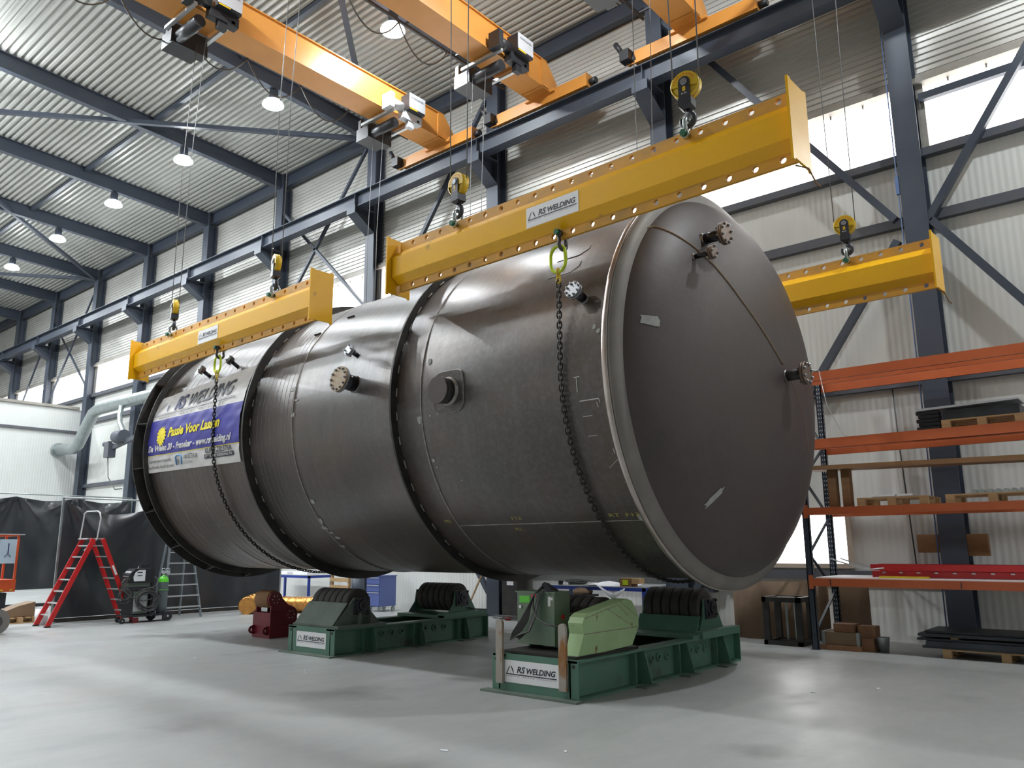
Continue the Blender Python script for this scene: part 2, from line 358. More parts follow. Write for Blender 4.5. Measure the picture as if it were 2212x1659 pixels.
# daylight window strip, one lit panel per bay
edges = [XR] + [x for x in COLX] + [XL]
for i in range(len(edges) - 1):
    a, b = edges[i + 1] + 0.16, edges[i] - 0.16
    if i == 0: a += 0.14
    o = struct(MB().box(a, b, 15.33, 15.38, 8.76, 10.06), 'window_%d' % (i + 1), 'window')
    fm = MB(); fm.box(a - 0.13, a, 15.22, 15.4, 8.72, 10.1); fm.box(b, b + 0.13, 15.22, 15.4, 8.72, 10.1)
    fm.build('window_frame', 'sill', o)
    h = MB(); h.box(a - 0.14, b + 0.14, 15.12, 15.36, 10.06, 10.16); h.box(a - 0.1, b + 0.1, 15.2, 15.36, 10.16, 10.26); h.build('window_head', 'sill', o)
    k = MB(); xx = a + 0.4
    while xx < b: k.box(xx, xx + 0.03, 15.30, 15.34, 9.99, 10.06); xx += 0.62
    k.build('window_clip', 'sill', o)
    s = MB(); s.box(a - 0.14, b + 0.14, 15.12, 15.3, 8.60, 8.75); s.build('window_sill', 'girt', o)
# small low window behind the tank and its frame
o = struct(MB().box(-6.42, -4.93, 15.27, 15.29, 1.30, 2.20), 'window_low', 'window')
f = MB()
for q in ((-6.52, -4.84, 1.22, 1.30), (-6.52, -4.84, 2.20, 2.3), (-6.52, -6.42, 1.3, 2.2), (-4.93, -4.84, 1.3, 2.2)): f.box(q[0], q[1], 15.22, 15.3, q[2], q[3])
f.build('window_frame', mat('warm_frame', (0.50, 0.42, 0.34), 0.5), o)
# horizontal wall rails between the columns
def fix(mb, name, m, label, cat, group): return tag(mb.build(name, m), label, cat, group)
for lab, bx, mm in (('long grey wall rail running below the window strip', (XL, XR, 15.16, 15.30, 7.36, 7.54), 'girt'), ('long grey wall rail at the height of the top rack beam', (XL, XR, 15.16, 15.30, 4.40, 4.55), 'girt'),
                    ('low grey wall rail under the small low window', (-13.2, XR, 15.16, 15.30, 1.02, 1.18), 'girt'), ('dark rail crossing the bright window strip right of the big column', (-2.9, XR, 15.10, 15.22, 9.68, 9.82), 'steel')):
    fix(MB().box(*bx), 'wall_rail', mm, lab, 'wall rail', 'horizontal rails on the far wall')
struct(MB().ibeam((XL, 15.08, zr(15) + 0.26), (XR, 15.08, zr(15) + 0.26), 0.18, 0.46), 'trim_eave_beam', 'steel')
fix(MB().bar((XL, 10.25, zr(10.25) + 0.42), (XR, 10.25, zr(10.25) + 0.42), 0.12, 0.12), 'roof_strut', 'steel', 'dark strut under the roof deck crossing all roof beams above the lamps', 'strut', 'struts under the roof deck')
fix(MB().bar((XL, 3.6, zr(3.6) + 0.42), (XR, 3.6, zr(3.6) + 0.42), 0.12, 0.12), 'roof_strut', 'steel', 'second dark strut under the roof deck, nearer to the middle of the hall', 'strut', 'struts under the roof deck')
struct(MB().box(-3.0, XR, 15.0, 15.3, 0, 0.14), 'baseboard_far', 'girt')
# steel columns, brackets and roof beams
for k, x in enumerate(COLX):
    lab = 'dark blue-grey steel column on the far wall, %s column counted from the right' % ORD[k]
    t = thing('steel_column', lab, 'column', (x, 15.08, 0), group='steel columns on the far wall')
    q = MB(); q.box(x - 0.2, x + 0.2, 14.90, 14.93, 0, zr(15) + 0.5); q.box(x - 0.2, x + 0.2, 15.24, 15.27, 0, zr(15)); q.box(x - 0.012, x + 0.012, 14.93, 15.24, 0, zr(15))
    q.box(x - 0.24, x + 0.24, 14.86, 15.3, 0, 0.03)
    q.build('column_shaft', 'steel', t)
    q = MB()
    q.prism([(14.92, 11.84), (14.2, 11.84), (14.2, 11.62), (14.92, 11.15)], lambda a, b: (x - 0.012, a, b), lambda a, b: (x + 0.012, a, b))
    q.box(x - 0.2, x + 0.2, 14.15, 14.9, 11.80, 11.845); q.bar((x, 14.2, 11.62), (x, 14.92, 11.15), 0.4, 0.02, (0, 0, 1)); q.box(x - 0.2, x + 0.2, 14.15, 14.17, 11.6, 11.8)
    q.build('bracket', 'steel', t)
    lab = 'dark blue-grey roof beam meeting the %s wall column counted from the right' % ORD[k]
    r = MB().ibeam((x, 14.95, zr(14.95) + 0.25), (x, YB, zr(YB) + 0.25), 0.2, 0.5, 0.022, 0.014)
    r.bar((x, 14.9, zr(14.9) - 0.02), (x, 14.1, zr(14.1) - 0.0), 0.2, 0.04)
    tag(r.build('roof_beam', 'steel'), lab, 'roof beam', 'roof beams across the hall')
# last column behind the camera side is not seen; crane runway on the far wall
t = thing('crane_runway', 'long dark blue-grey crane runway beam on brackets along the far wall', 'runway beam', (0, 14.42, 11.84))
MB().ibeam((XL + 0.1, 14.42, 12.085), (XR - 0.1, 14.42, 12.085), 0.30, 0.48, 0.025, 0.02).build('runway_beam', 'steel', t)
MB().box(XL + 0.1, XR - 0.1, 14.39, 14.45, 12.32, 12.375).build('crane_rail', 'hookdark', t)
q = MB()
for x in COLX: q.box(x - 0.008, x + 0.008, 14.28, 14.56, 11.86, 12.31)
q.build('stiffener', 'steel', t)
t = thing('crane_runway', 'crane runway beam on the near side of the hall, behind the photographer', 'runway beam', (0, -9.0, 11.84))
MB().ibeam((XL + 0.1, -9, 12.085), (XR - 0.1, -9, 12.085), 0.30, 0.48, 0.025, 0.02).build('runway_beam', 'steel', t)
MB().box(XL + 0.1, XR - 0.1, -9.03, -8.97, 12.32, 12.375).build('crane_rail', 'hookdark', t)
MB().box(XL + 0.1, XR - 0.1, -9.98, -9.14, 11.7, 11.84).build('ledge', 'steel', t)
# bracing in the wall and under the roof
def brace(name, group, w, *segs):
    for lab, a, b in segs: fix(MB().bar(a, b, w, w), name, 'steel', lab, 'brace', group)
YW = 15.0
WB = 'diagonal braces on the far wall'
brace('wall_brace', WB, 0.13, ('dark diagonal brace rising from the big column across the right window panel', (-2.95, YW, 7.3), (1.8, YW, 14.3)), ('dark diagonal brace dropping from the big column to the right, behind the rack', (-2.9, YW, 7.3), (1.8, YW, 0.5)),
      ('dark diagonal brace rising from the big column across the window behind the long beam', (-3.48, YW, 7.45), (-8.0, YW, 13.7)), ('dark diagonal brace dropping from the big column towards the workbench', (-3.48, YW, 7.05), (-8.0, YW, 0.6)))
brace('wall_brace', WB, 0.11, ('dark diagonal brace above the left end of the long lifting beam', (-13.5, YW, 14.0), (-18.35, YW, 7.6)), ('dark diagonal brace low behind the far roller bed', (-13.4, YW, 0.4), (-18.35, YW, 7.2)))
brace('wall_brace', WB, 0.09, ('thin brace dropping behind the runway beam right of the left lifting beam', (-23.3, YW, 13.3), (-18.6, YW, 8.9)), ('thin brace rising under the roof left of the fourth column', (-18.75, YW, 14.2), (-23.2, YW, 9.4)))
brace('wall_brace', WB, 0.07, ('thin far brace dropping to the left near the partition wall', (-43.6, YW + .05, 13.9), (-48.6, YW + .05, 7.6)), ('thin far brace above the partition wall rail', (-43.9, YW + .05, 13.2), (-39.1, YW + .05, 9.2)), ('thin far brace crossing above the left windows', (-39.0, YW - .05, 13.6), (-43.5, YW - .05, 8.6)))
def rb(x0, y0, x1, y1): return ((x0, y0, zr(y0) + 0.06), (x1, y1, zr(y1) + 0.06))
RB = 'diagonal braces under the roof'
for k, nm in ((3, 'fourth'), (7, 'eighth')):
    x = COLX[k]; brace('roof_brace', RB, 0.13, ('dark roof brace running far to the left from the %s column head' % nm, *rb(x - .1, 14.75, x - 14.4, -0.4)), ('dark roof brace running towards the cranes from the %s column head' % nm, *rb(x + .1, 14.75, x + 10.2, 4.2)))
brace('roof_brace', RB, 0.13, ('dark roof brace from the first column head, above the photo', *rb(COLX[0], 14.75, 6, 6)))

# ================= LAMPS =================
def lamp_thing(label, x, y):
    zt = zr(y); zb = 13.93 + 0.02 * (11.3 - y)
    t = thing('high_bay_lamp', label, 'lamp', (x, y, zt), group='high bay lamps under the roof beams')
    MB().cyl((x, y, zt), (x, y, zt - 0.12), 0.035, n=10).build('hanger', 'steel', t)
    MB().lathe((x, y, zb + 0.1), (0, 0, 1), [(0.0, 0.13), (0.06, 0.125), (0.34, 0.125), (0.36, 0.0)], 24).build('lamp_housing', 'steel', t)
    MB().lathe((x, y, zb), (0, 0, 1), [(0.17, 0.13), (0.13, 0.22), (0.06, 0.28), (0.0, 0.30), (-0.005, 0.29)], 28).build('lamp_shade', LAMPGLASS, t)
    MB().lathe((x, y, zb), (0, 0, 1), [(-0.07, 0.0), (-0.06, 0.16), (0.0, 0.285), (0.03, 0.0)], 28).build('lens', LENS, t)
    for l in lamp_light(x, y, zb - 0.06): l.parent = t; l.location = l.location - t.location
LENS = emis('lamp_lens', (0.9, 0.96, 1.0), 16.0)
LAMPGLASS = emis('lamp_glow_shade', (0.85, 0.93, 1.0), 6.0)
seen = {(11.3, k): 1 for k in range(1, 9)}; seen[(4.75, 3)] = 1
for y, lev in LAMP_ROWS:
    for k, x in enumerate([1.95] + COLX):
        k -= 1
        if k > 8: continue
        if y < 10 and k < 2: continue          # these lamps are off: the dished head is in shade
        if (y, k) in seen:
            lab = 'glowing round high bay lamp under the roof beam of the %s wall column' % ORD[k]
            if y < 10: lab = 'glowing round high bay lamp cut by the top left corner of the photo'
            lamp_thing(lab, x, y)
        else:
            lamp_light(x, y, 13.9, LAMP_W * lev)

# ================= CRANES =================
def hoist(t, x, y, zbot, white=True):
    """trolley with drum below the girder; x girder centre, y trolley centre"""
    h = MB()
    h.box(x - 0.95, x - 0.45, y - 0.34, y + 0.34, zbot - 0.42, zbot - 0.08); h.cyl((x - 0.5, y - 0.22, zbot - 0.3), (x + 0.45, y - 0.22, zbot - 0.3), 0.13, n=18)
    h.box(x - 0.45, x - 0.40, y - 0.4, y + 0.4, zbot - 0.45, zbot - 0.02); h.box(x - 1.0, x - 0.9, y - 0.25, y + 0.25, zbot - 0.3, zbot + 0.25)
    h.box(x - 0.8, x - 0.55, y + 0.3, y + 0.5, zbot - 0.36, zbot - 0.1)
    a = h.build('hoist_drum', 'black', t)
    r = MB()
    for dy in (-0.42, 0.42): MB().box(x - 0.62, x + 0.62, y + dy - 0.04, y + dy + 0.04, zbot - 0.12, zbot - 0.05).build('cross_bar', 'alu', a)
    g = MB(); g.cyl((x + 0.55, y - 0.5, zbot + 0.12), (x + 0.55, y - 0.1, zbot + 0.12), 0.13, n=18); g.box(x + 0.40, x + 0.72, y - 0.62, y - 0.48, zbot - 0.1, zbot + 0.3)
    g.box(x + 0.42, x + 0.62, y - 0.1, y + 0.55, zbot - 0.16, zbot + 0.05); g.box(x + 0.48, x + 0.6, y + 0.1, y + 0.3, zbot - 0.34, zbot - 0.16)
    g.build('hoist_motor', 'hoistgrey' if white else 'black', t)
    c = MB(); c.box(x + 0.44, x + 0.76, y - 0.02, y + 0.52, zbot + 0.05, zbot + 0.5); b = c.build('control_box', 'black', t)
    MB().box(x + 0.76, x + 0.775, y - 0.02, y + 0.52, zbot + 0.1, zbot + 0.5).build('box_panel', 'hoistgrey', b)
    w = MB(); put_text(w, 'KONECRANES', lambda u, v: (x + 0.778, y + 0.03 + u, zbot + 0.36 + v), 0, 0, 0.05, 0.42); w.build('lettering', 'ink', b)
    MB().box(x + 0.765, x + 0.772, y + 0.0, y + 0.26, zbot - 0.0 + 0.06, zbot + 0.10).build('label_plate', 'sheave', b)
def crane(label, x0, x1, zb, tx0, tx1, hooks_y, white, near_hoist=True):
    xc = (x0 + x1) / 2
    t = thing('overhead_crane', label, 'crane', (xc, 14.42, 12.38), group='orange overhead cranes')
    g = MB(); g.box(x0 + 0.04, x1 - 0.04, -8.7, 14.1, zb + 0.02, zb + 0.72); g.box(x0, x1, -8.7, 14.16, zb, zb + 0.022); g.box(x0 - 0.01, x1 + 0.01, -8.7, 14.1, zb + 0.72, zb + 0.745)
    g.build('bridge_girder', 'orange', t)
    e = MB(); e.prism([(13.9, zb - 0.02), (14.5, zb - 0.02), (14.5, zb + 0.3), (14.1, zb + 0.74), (13.9, zb + 0.74)], lambda a, b: (x0 + 0.02, a, b), lambda a, b: (x1 - 0.0, a, b))
    e.box(x0 - 0.12, x1 + 0.12, 14.2, 14.56, zb - 0.04, zb + 0.03)
    e.build('girder_end', 'orange', t)
    for yy, nm in ((14.42, 'end_truck'), (-9.0, 'end_truck')):
        k = MB(); k.box(tx0 + 0.18, tx1 - 0.06, yy - 0.15, yy + 0.15, 12.40, 12.72); k.box(tx0, tx1, yy - 0.18, yy - 0.15, 12.39, 12.42)
        k.box(tx1 - 0.06, tx1 - 0.02, yy - 0.16, yy + 0.16, 12.40, 12.74)
        et = k.build(nm, 'orange', t)
        b = MB(); b.cyl((tx0 + 0.2, yy - 0.1, 12.56), (tx0 - 0.02, yy - 0.1, 12.5), 0.09, n=14); b.box(tx0 - 0.1, tx0 + 0.14, yy - 0.35, yy - 0.12, 12.46, 12.72)
        b.cyl((tx0 - 0.08, yy - 0.28, 12.72), (tx0 - 0.22, yy - 0.3, 12.98), 0.06, n=12); b.build('travel_motor', 'black', et)
        MB().cyl((tx1 - 0.02, yy, 12.55), (tx1 + 0.16, yy, 12.55), 0.08, n=14).build('buffer', 'black', et)
        for wx in (tx0 + 0.35, tx1 - 0.3): MB().cyl((wx, yy - 0.03, 12.475), (wx, yy + 0.03, 12.475), 0.1, n=18).build('wheel', 'hookdark', et)
    # festoon cable rail beside the girder
    f = MB(); f.bar((x0 - 0.62, -8.5, zb + 0.46), (x0 - 0.62, 14.0, zb + 0.46), 0.05, 0.06)
    yy = 13.8
    while yy > -8: f.box(x0 - 0.62, x0, yy, yy + 0.04, zb + 0.5, zb + 0.54); yy -= 1.6
    fr = f.build('festoon_rail', 'hookdark', t)
    c = MB(); yy = hooks_y[-1] - 0.6
    while yy > -2:
        pts = [(x0 - 0.62, yy - 1.5 * i / 10, zb + 0.42 - 0.62 * (1 - ((i - 5) / 5) ** 2)) for i in range(11)]
        c.tube(pts, 0.018, 5); yy -= 1.5
    c.build('festoon_cable', 'cable', fr)
    for i, hy in enumerate(hooks_y): hoist(t, xc, hy, zb, white and i == len(hooks_y) - 1)
    return t
crane('orange overhead crane with the bright lamp glare, leftmost of the bridges', -15.08, -14.36, 12.60, -16.35, -13.44, (7.2, 12.5), True)
crane('orange overhead crane, second bridge from the left, with a dark hoist', -11.43, -10.76, 12.66, -12.74, -9.68, (7.0, 12.5), False)
crane('orange overhead crane cut by the top edge of the photo, third bridge from the left', -7.32, -6.66, 12.72, -8.55, -5.45, (7.0, 11.8), False)
crane('orange overhead crane out of view above the right lifting beam', -3.80, -3.14, 12.72, -4.75, -1.9, (7.0, 11.85), False)

# ================= THE VESSEL =================
TY, RS = -0.028, 2.408
tank = thing('steel_tank', 'huge dark steel cylindrical tank with dished head, hung from chains above the roller beds', 'tank', (-8.0, 9.5, 3.646), TY)
def cp(s, ph, r=RS):
    a = math.radians(ph); return Vector((s, -r * math.cos(a), r * math.sin(a)))
XA = (1, 0, 0)
m = MB()
prof = [(-7.84, RS - 0.02), (-7.84, RS), (3.47, RS)]
m.lathe((0, 0, 0), XA, prof, 144); m.lathe((0, 0, 0), XA, [(-7.84, RS - 0.02), (3.47, RS - 0.02)], 96)
m.build('shell', 'tank', tank, True)
m = MB(); pr = []
for i in range(25):
    t = i / 24 * PI / 2; pr.append((3.57 + 0.72 * math.sin(t), 2.405 * math.cos(t)))
m.lathe((0, 0, 0), XA, [(3.48, 2.40)] + pr, 144); head = m.build('dished_head', 'head', tank, True)
# bright machined ring at the head joint: outer band, groove, inner band
m = MB(); m.lathe((0, 0, 0), XA, [(3.44, RS), (3.44, 2.47), (3.50, 2.545), (3.565, 2.552), (3.568, 2.52)], 144)
jr = m.build('joint_ring', 'ringbright', tank, True)
m = MB(); m.lathe((0, 0, 0), XA, [(3.566, 2.51), (3.572, 2.54), (3.60, 2.538), (3.655, 2.44), (3.67, 2.37)], 144)
m.build('inner_band', 'ringmatte', jr, True)
# back end: closed so the hall light does not shine through
m = MB(); m.lathe((0, 0, 0), XA, [(-7.6, RS - 0.03), (-7.9, 1.6), (-8.1, 0)], 96); m.build('end_plate', 'ringdark', tank, True)
for s, ro, th in ((0.0, 2.515, 0.035), (-3.76, 2.55, 0.04)):
    m = MB(); m.lathe((0, 0, 0), XA, [(s - th, RS), (s - th, ro), (s, ro), (s, RS)], 144, smooth=False)
    g = m.build('stiffening_ring', 'ringdark', tank, True)
    w = MB()
    for i in range(46):
        p0 = i * 7.83
        if 70 < (p0 % 360) < 290 and not (300 < p0 < 360): continue
        w = MB(); w.tube([cp(s + 0.012, p0 + j * 0.7, RS + 0.012) for j in range(5)], 0.012, 5)
        w.build('stitch_weld', 'weld', g, True)
# double end ring with gussets
m = MB(); m.lathe((0, 0, 0), XA, [(-7.87, 2.2), (-7.87, 2.60), (-7.84, 2.60), (-7.84, RS)], 144, smooth=False); m.lathe((0, 0, 0), XA, [(-7.56, RS), (-7.56, 2.52), (-7.53, 2.52), (-7.53, RS)], 144, smooth=False)
g = m.build('end_ring', 'ringdark', tank, True)
for i in range(18):
    ph = -10 + i * 20; a = math.radians(ph); nv = Vector((0, math.sin(a), math.cos(a))) * 0.01
    q = MB(); q.prism([(-7.84, RS), (-7.56, RS), (-7.56, 2.515), (-7.84, 2.595)], lambda s, r: cp(s, ph, r) - nv, lambda s, r: cp(s, ph, r) + nv)
    q.build('gusset', 'ringdark', g, True)
# weld seams
for s in (0.49, -2.52, -5.72, -6.64):
    m = MB(); m.tube([cp(s, i * 2.5, RS + 0.0) for i in range(144)], 0.011 if s in (0.49, -2.52) else 0.006, 6, closed=True)
    m.build('girth_weld', 'weld', tank, True)
m = MB(); m.tube([cp(0.5 + i * 0.29, -45.6, RS) for i in range(11)], 0.007, 5); m.build('long_weld', 'weld', tank, True)
# fine turned grooves on two courses
m = MB()
for s in [-3.55 + 0.125 * i for i in range(9)] + [-7.3, -7.12, -6.9, -6.45, -6.25, -6.05, -5.5, -5.3, -5.1, -4.6, -4.4, -4.2]:
    m.tube([cp(s, i * 3, RS - 0.002) for i in range(120)], 0.005, 4, closed=True)
m.build('rolled_line', 'scribe', tank, True)
# seam on the head (two plates) following its curve
def hp(y, z, lift=0.0):
    q = max(0.0, 1 - (y * y + z * z) / 2.405 ** 2); return Vector((3.57 + 0.72 * math.sqrt(q) + lift, y, z))
sm = [(-1.80, 1.58), (-1.72, 1.62), (-1.61, 1.56), (-1.36, 1.42), (-1.06, 1.22), (-0.63, 0.86), (-0.16, 0.52), (0.25, 0.22)]
def dense(pts, k=6):
    o = []
    for a, b in zip(pts, pts[1:]): o += [tuple(a[i] + (b[i] - a[i]) * j / k for i in range(len(a))) for j in range(k)]
    return o + [pts[-1]]
m = MB(); m.tube([hp(*p, 0.0) for p in dense(sm)], 0.016, 6); m.build('head_weld', 'weldbrown', head, True)
m = MB(); m.tube([hp(*p, -0.003) for p in dense([(0.5, 0.05), (0.7, -0.12), (0.99, -0.41), (1.2, -0.8)])], 0.01, 6); m.build('head_weld', 'weldbrown', head, True)
# scuffs and paint patches on the plate
def patch(par, f, u, v, w, h, seed, name='paint_patch', mt='patch', n=14, ang=0.0):
    rnd = random.Random(seed); q = MB(); pts = []
    for i in range(n):
        a = 2 * PI * i / n; k = 0.8 + rnd.random() * 0.4
        x, y = w / 2 * k * math.copysign(abs(math.cos(a)) ** 0.6, math.cos(a)), h / 2 * k * math.copysign(abs(math.sin(a)) ** 0.6, math.sin(a))
        pts.append((u + x * math.cos(ang) - y * math.sin(ang), v + x * math.sin(ang) + y * math.cos(ang)))
    q.v = [tuple(f(u, v))] + [tuple(f(*p)) for p in pts]; q.f = [(0, 1 + i, 1 + (i + 1) % n) for i in range(n)]; q.s = [False] * n
    return q.build(name, mt, par, True)
sf = lambda s, ph: cp(s, ph, RS + 0.004)
for i, (s, ph, w, h) in enumerate([(0.62, 9.6, 0.06, 2.0), (0.44, -8.6, 0.07, 2.4), (0.57, -21.7, 0.05, 1.2), (0.60, -24, 0.03, 0.6), (0.97, -28.9, 0.025, 0.5), (-2.42, -32.4, 0.1, 1.7), (-2.5, -40.9, 0.09, 2.4),
        (-2.53, -44.5, 0.15, 1.6), (-2.45, -47, 0.1, 1), (-2.4, -49.8, 0.12, 1.4), (-2.5, -55, 0.13, 1.2), (-2.62, 11.2, 0.16, 1.5), (-2.5, 1.0, 0.09, 1.6), (3.3, 8.6, 0.05, 1.4), (3.36, 7.2, 0.05, 1.2), (-2.45, 6.5, 0.09, 0.7),
        (0.66, -7.8, 0.03, 0.7), (0.8, -7.6, 0.03, 0.5), (3.40, -44.6, 0.12, 2.6)]):
    patch(tank, sf, s, ph, w, h, i)
hf = lambda y, z: hp(y, z, 0.006)
patch(head, hf, -2.15, 0.37, 0.20, 0.115, 50); patch(head, hf, -1.2, -1.48, 0.30, 0.07, 52, ang=0.75)
# chalk marks
ck = MB()
def cf(s0, p0, k=1.0): return lambda u, v: cp(s0 + u, p0 + math.degrees(v / RS), RS + 0.006)
put_text(ck, 'RT  F13', cf(2.98, -44), 0, 0, 0.05, 0.40); ck.build('chalk_mark', 'ychalk', tank, True)
ck = MB(); put_text(ck, 'F12', cf(1.50, -43.8), 0, 0, 0.05, 0.16); put_text(ck, 'M2', cf(0.28, -44), 0, 0, 0.05, 0.12); put_text(ck, 'RL', cf(1.45, -48.2), 0, 0, 0.05, 0.13); ck.build('chalk_mark', 'ychalk', tank, True)
ck = MB()
f = cf(3.05, -8)
for a in ((0, 0, 0.01, 0.17), (-0.03, 0.16, 0.05, 0.17), (0.02, -0.11, 0.27, -0.10), (0.03, -0.28, 0.16, -0.275), (0.05, -0.5, 0.17, -0.495)):
    quad(ck, f, [(a[0], a[1]), (a[2], a[1]), (a[2], a[3]), (a[0], a[3])])
for u0, v0, u1, v1 in ((0.27, -0.1, 0.36, -0.75), (0.24, -0.14, 0.33, -0.72), (0.2, -0.88, 0.36, -0.78)):
    quad(ck, f, [(u0, v0), (u0 + 0.007, v0), (u1 + 0.007, v1), (u1, v1)])
ck.build('chalk_mark', 'chalk', tank, True)
# short slotted lugs on top
for s, ph in ((-2.65, 37.5), (-2.0, 44), (-4.0, 40), (-3.98, 27.5)):
    q = MB(); q.box(-0.09, 0.09, -0.006, 0.006, -0.01, 0.025)
    R = Matrix.Translation(cp(s, ph)) @ Matrix.Rotation(math.radians(90 - ph), 4, 'X'); q.v = [tuple(R @ Vector(v)) for v in q.v]
    q.build('lug', 'ringdark', tank, True)
# weld outlines of lifting pads near the head
for s, ph in ((2.65, 29.5), (2.66, 37.0)):
    q = MB(); q.tube([cp(s - 0.22, ph), cp(s - 0.19, ph), cp(s + 0.12, ph + 0.2), cp(s + 0.22, ph + 2.0), cp(s + 0.22, ph + 4)], 0.006, 5); q.build('pad_weld', 'ringdark', tank, True)

# nozzles
def nozzle(base, d, ln, rt_, rf, nb, cover='flangegrey', tubem='pipeblack', seedrot=0.0, rb_=0.012, saddle=True, parent=tank):
    base, d = Vector(base), Vector(d).normalized(); a = d.orthogonal().normalized(); b = d.cross(a); tip = base + d * ln; th = max(0.03, rf * 0.17)
    q = MB(); q.cyl(base - d * 0.06, tip - d * th * 2, rt_, n=28); q.cyl(tip - d * th * 2.5, tip - d * th * 1.9, rt_, rt_ * 1.25, n=28)
    nz = q.build('nozzle', tubem, parent, True)
    q = MB(); q.lathe(base - d * 0.02, d, [(0, rt_ + 0.018), (0.015, rt_ + 0.016), (0.03, rt_)], 28); q.build('nozzle_weld', 'nozweld', nz, True)
    q = MB(); q.cyl(tip - d * th * 2, tip - d * th * 1.08, rf, n=36); q.build('flange', 'flangegrey' if cover == 'flangecov' else cover, nz, True)
    q = MB(); q.cyl(tip - d * th, tip, rf, n=36); q.build('cover_flange', cover, nz, True)
    bm = None
    for i in range(nb):
        t = 2 * PI * (i + 0.5) / nb + seedrot; c = tip + (a * math.cos(t) + b * math.sin(t)) * rf * 0.83
        q = MB(); q.cyl(c - d * th * 2.9, c + d * 0.03, rb_ * 0.8, n=8); q.cyl(c, c + d * rb_ * 1.5, rb_ * 1.5, n=6); q.cyl(c - d * th * 2.5, c - d * th * 2, rb_ * 1.5, n=6)
        q.build('bolt', 'bolt', nz, True)
    return nz
def rad(ph): a = math.radians(ph); return (0, -math.cos(a), math.sin(a))
nozzle(cp(-0.97, 7.6), rad(7.6), 0.30, 0.115, 0.19, 12, 'flangecov')
nozzle(cp(-1.05, 18.7), rad(18.7), 0.20, 0.035, 0.085, 4, 'flangegrey', rb_=0.01)
nozzle(cp(3.10, 18.0), rad(18), 0.22, 0.055, 0.10, 8, 'flangegrey', rb_=0.01)
nozzle(cp(-5.86, 29.7), rad(29.7), 0.24, 0.035, 0.08, 4, mat('brown_flange', (0.12, 0.075, 0.06), 0.5), rb_=0.01)
nozzle(cp(-4.87, 30.6), rad(30.6), 0.24, 0.035, 0.08, 4, 'ringdark', rb_=0.01)
brn = mat('brown_cover', (0.17, 0.12, 0.09), 0.4, 0.4)
nozzle(hp(-1.08, 1.57), (1, -0.02, 0.0), 0.29, 0.065, 0.135, 8, brn, 'pipeblack', parent=head)
nozzle(hp(-1.38, 1.26), (1, -0.02, 0.0), 0.26, 0.03, 0.078, 4, brn, 'pipeblack', rb_=0.01, parent=head)
nozzle(hp(0.36, 0.09), (1, 0, 0), 0.27, 0.07, 0.145, 8, brn, 'ringdark', parent=head)
# blanked stub on a reinforcing pad
q = MB(); pts = []
for i in range(24):
    t = 2 * PI * i / 24; pts.append((1.02 + 0.27 * math.copysign(abs(math.cos(t)) ** 0.45, math.cos(t)), -1.4 + 6.4 * math.copysign(abs(math.sin(t)) ** 0.45, math.sin(t))))
q.prism(pts, lambda s, p: cp(s, p, RS - 0.01), lambda s, p: cp(s, p, RS + 0.018)); pad = q.build('reinforcing_pad', 'tank', tank, True)
q = MB(); q.tube([cp(s, p, RS + 0.006) for s, p in pts], 0.009, 5, closed=True); q.build('pad_weld', 'weld', pad, True)
d = Vector(rad(-1.4)); b0 = cp(1.02, -1.4)
q = MB(); q.cyl(b0, b0 + d * 0.17, 0.165, n=36); st = q.build('stub_pipe', 'ringdark', tank, True)
q = MB(); q.cyl(b0 + d * 0.17, b0 + d * 0.2, 0.175, n=36); q.build('blank_cover', 'head', st, True)
q = MB(); q.lathe(b0, d, [(0.01, 0.19), (0.025, 0.185), (0.045, 0.165)], 32); q.build('stub_weld', 'weld', st, True)

# ================= BANNER ON THE TANK =================
bn = thing('advertising_banner', 'white and blue welding company banner taped to the left end of the tank', 'banner', (-8.0, 9.5, 3.646), TY)
S0, S1 = -7.68, -4.08
def bp_(u, ph, lift=0.0):
    # u 0..1 along, ph degrees round
    top = ph
    if ph > 11: top = 11 + (ph - 11) * ((12.0 + 5.2 * u) / 14)
    lowr = -0.6 * u if ph < 0 else 0
    wr = 0.004 * math.sin(u * 31 + ph * 0.5) + 0.0025 * math.sin(u * 57 - ph * 0.9) + 0.002 * math.sin(ph * 1.4)
    s = S0 + (S1 - S0) * u
    if u < 0.06 and ph > 18: s += (ph - 18) * 0.035 * (0.06 - u) / 0.06
    return cp(s, top + lowr, RS + 0.022 + wr + lift)
def sheet(p0, p1, u0=0, u1=1, lift=0.0, nu=60, nv=14):
    q = MB(); vs = [bp_(u0 + (u1 - u0) * i / nu, p0 + (p1 - p0) * j / nv, lift) for j in range(nv + 1) for i in range(nu + 1)]
    q.add(vs, [(j * (nu + 1) + i, j * (nu + 1) + i + 1, (j + 1) * (nu + 1) + i + 1, (j + 1) * (nu + 1) + i) for j in range(nv) for i in range(nu)], True); return q
base = sheet(-12.9, 25, nv=34).build('banner_sheet', 'bannerw', bn, True)
sheet(-5.1, 11.2, lift=0.004, nv=16).build('blue_field', 'bannerb', bn, True)
y = sheet(-5.35, -5.1, lift=0.005, nv=1); y.build('yellow_stripe', 'bannery', bn, True)
W = S1 - S0
def bf(u, v, lift=0.014): return bp_(u / W, math.degrees(v / RS), lift)
def dg(p): return math.radians(p) * RS
q = MB(); put_text(q, 'RS', bf, 0.98, dg(15.3), 0.26, 0.42, 0.25, 0.035); q.build('lettering', 'navy', bn, True)
q = MB(); put_text(q, 'WELDING', bf, 1.50, dg(15.5), 0.235, 1.62, 0.25, 0.03)
quad(q, bf, [(0.12, dg(13.4)), (3.3, dg(13.4)), (3.3, dg(13.65)), (0.12, dg(13.65))]); quad(q, bf, [(0.12, dg(14.1)), (3.25, dg(14.1)), (3.25, dg(14.25)), (0.12, dg(14.25))])
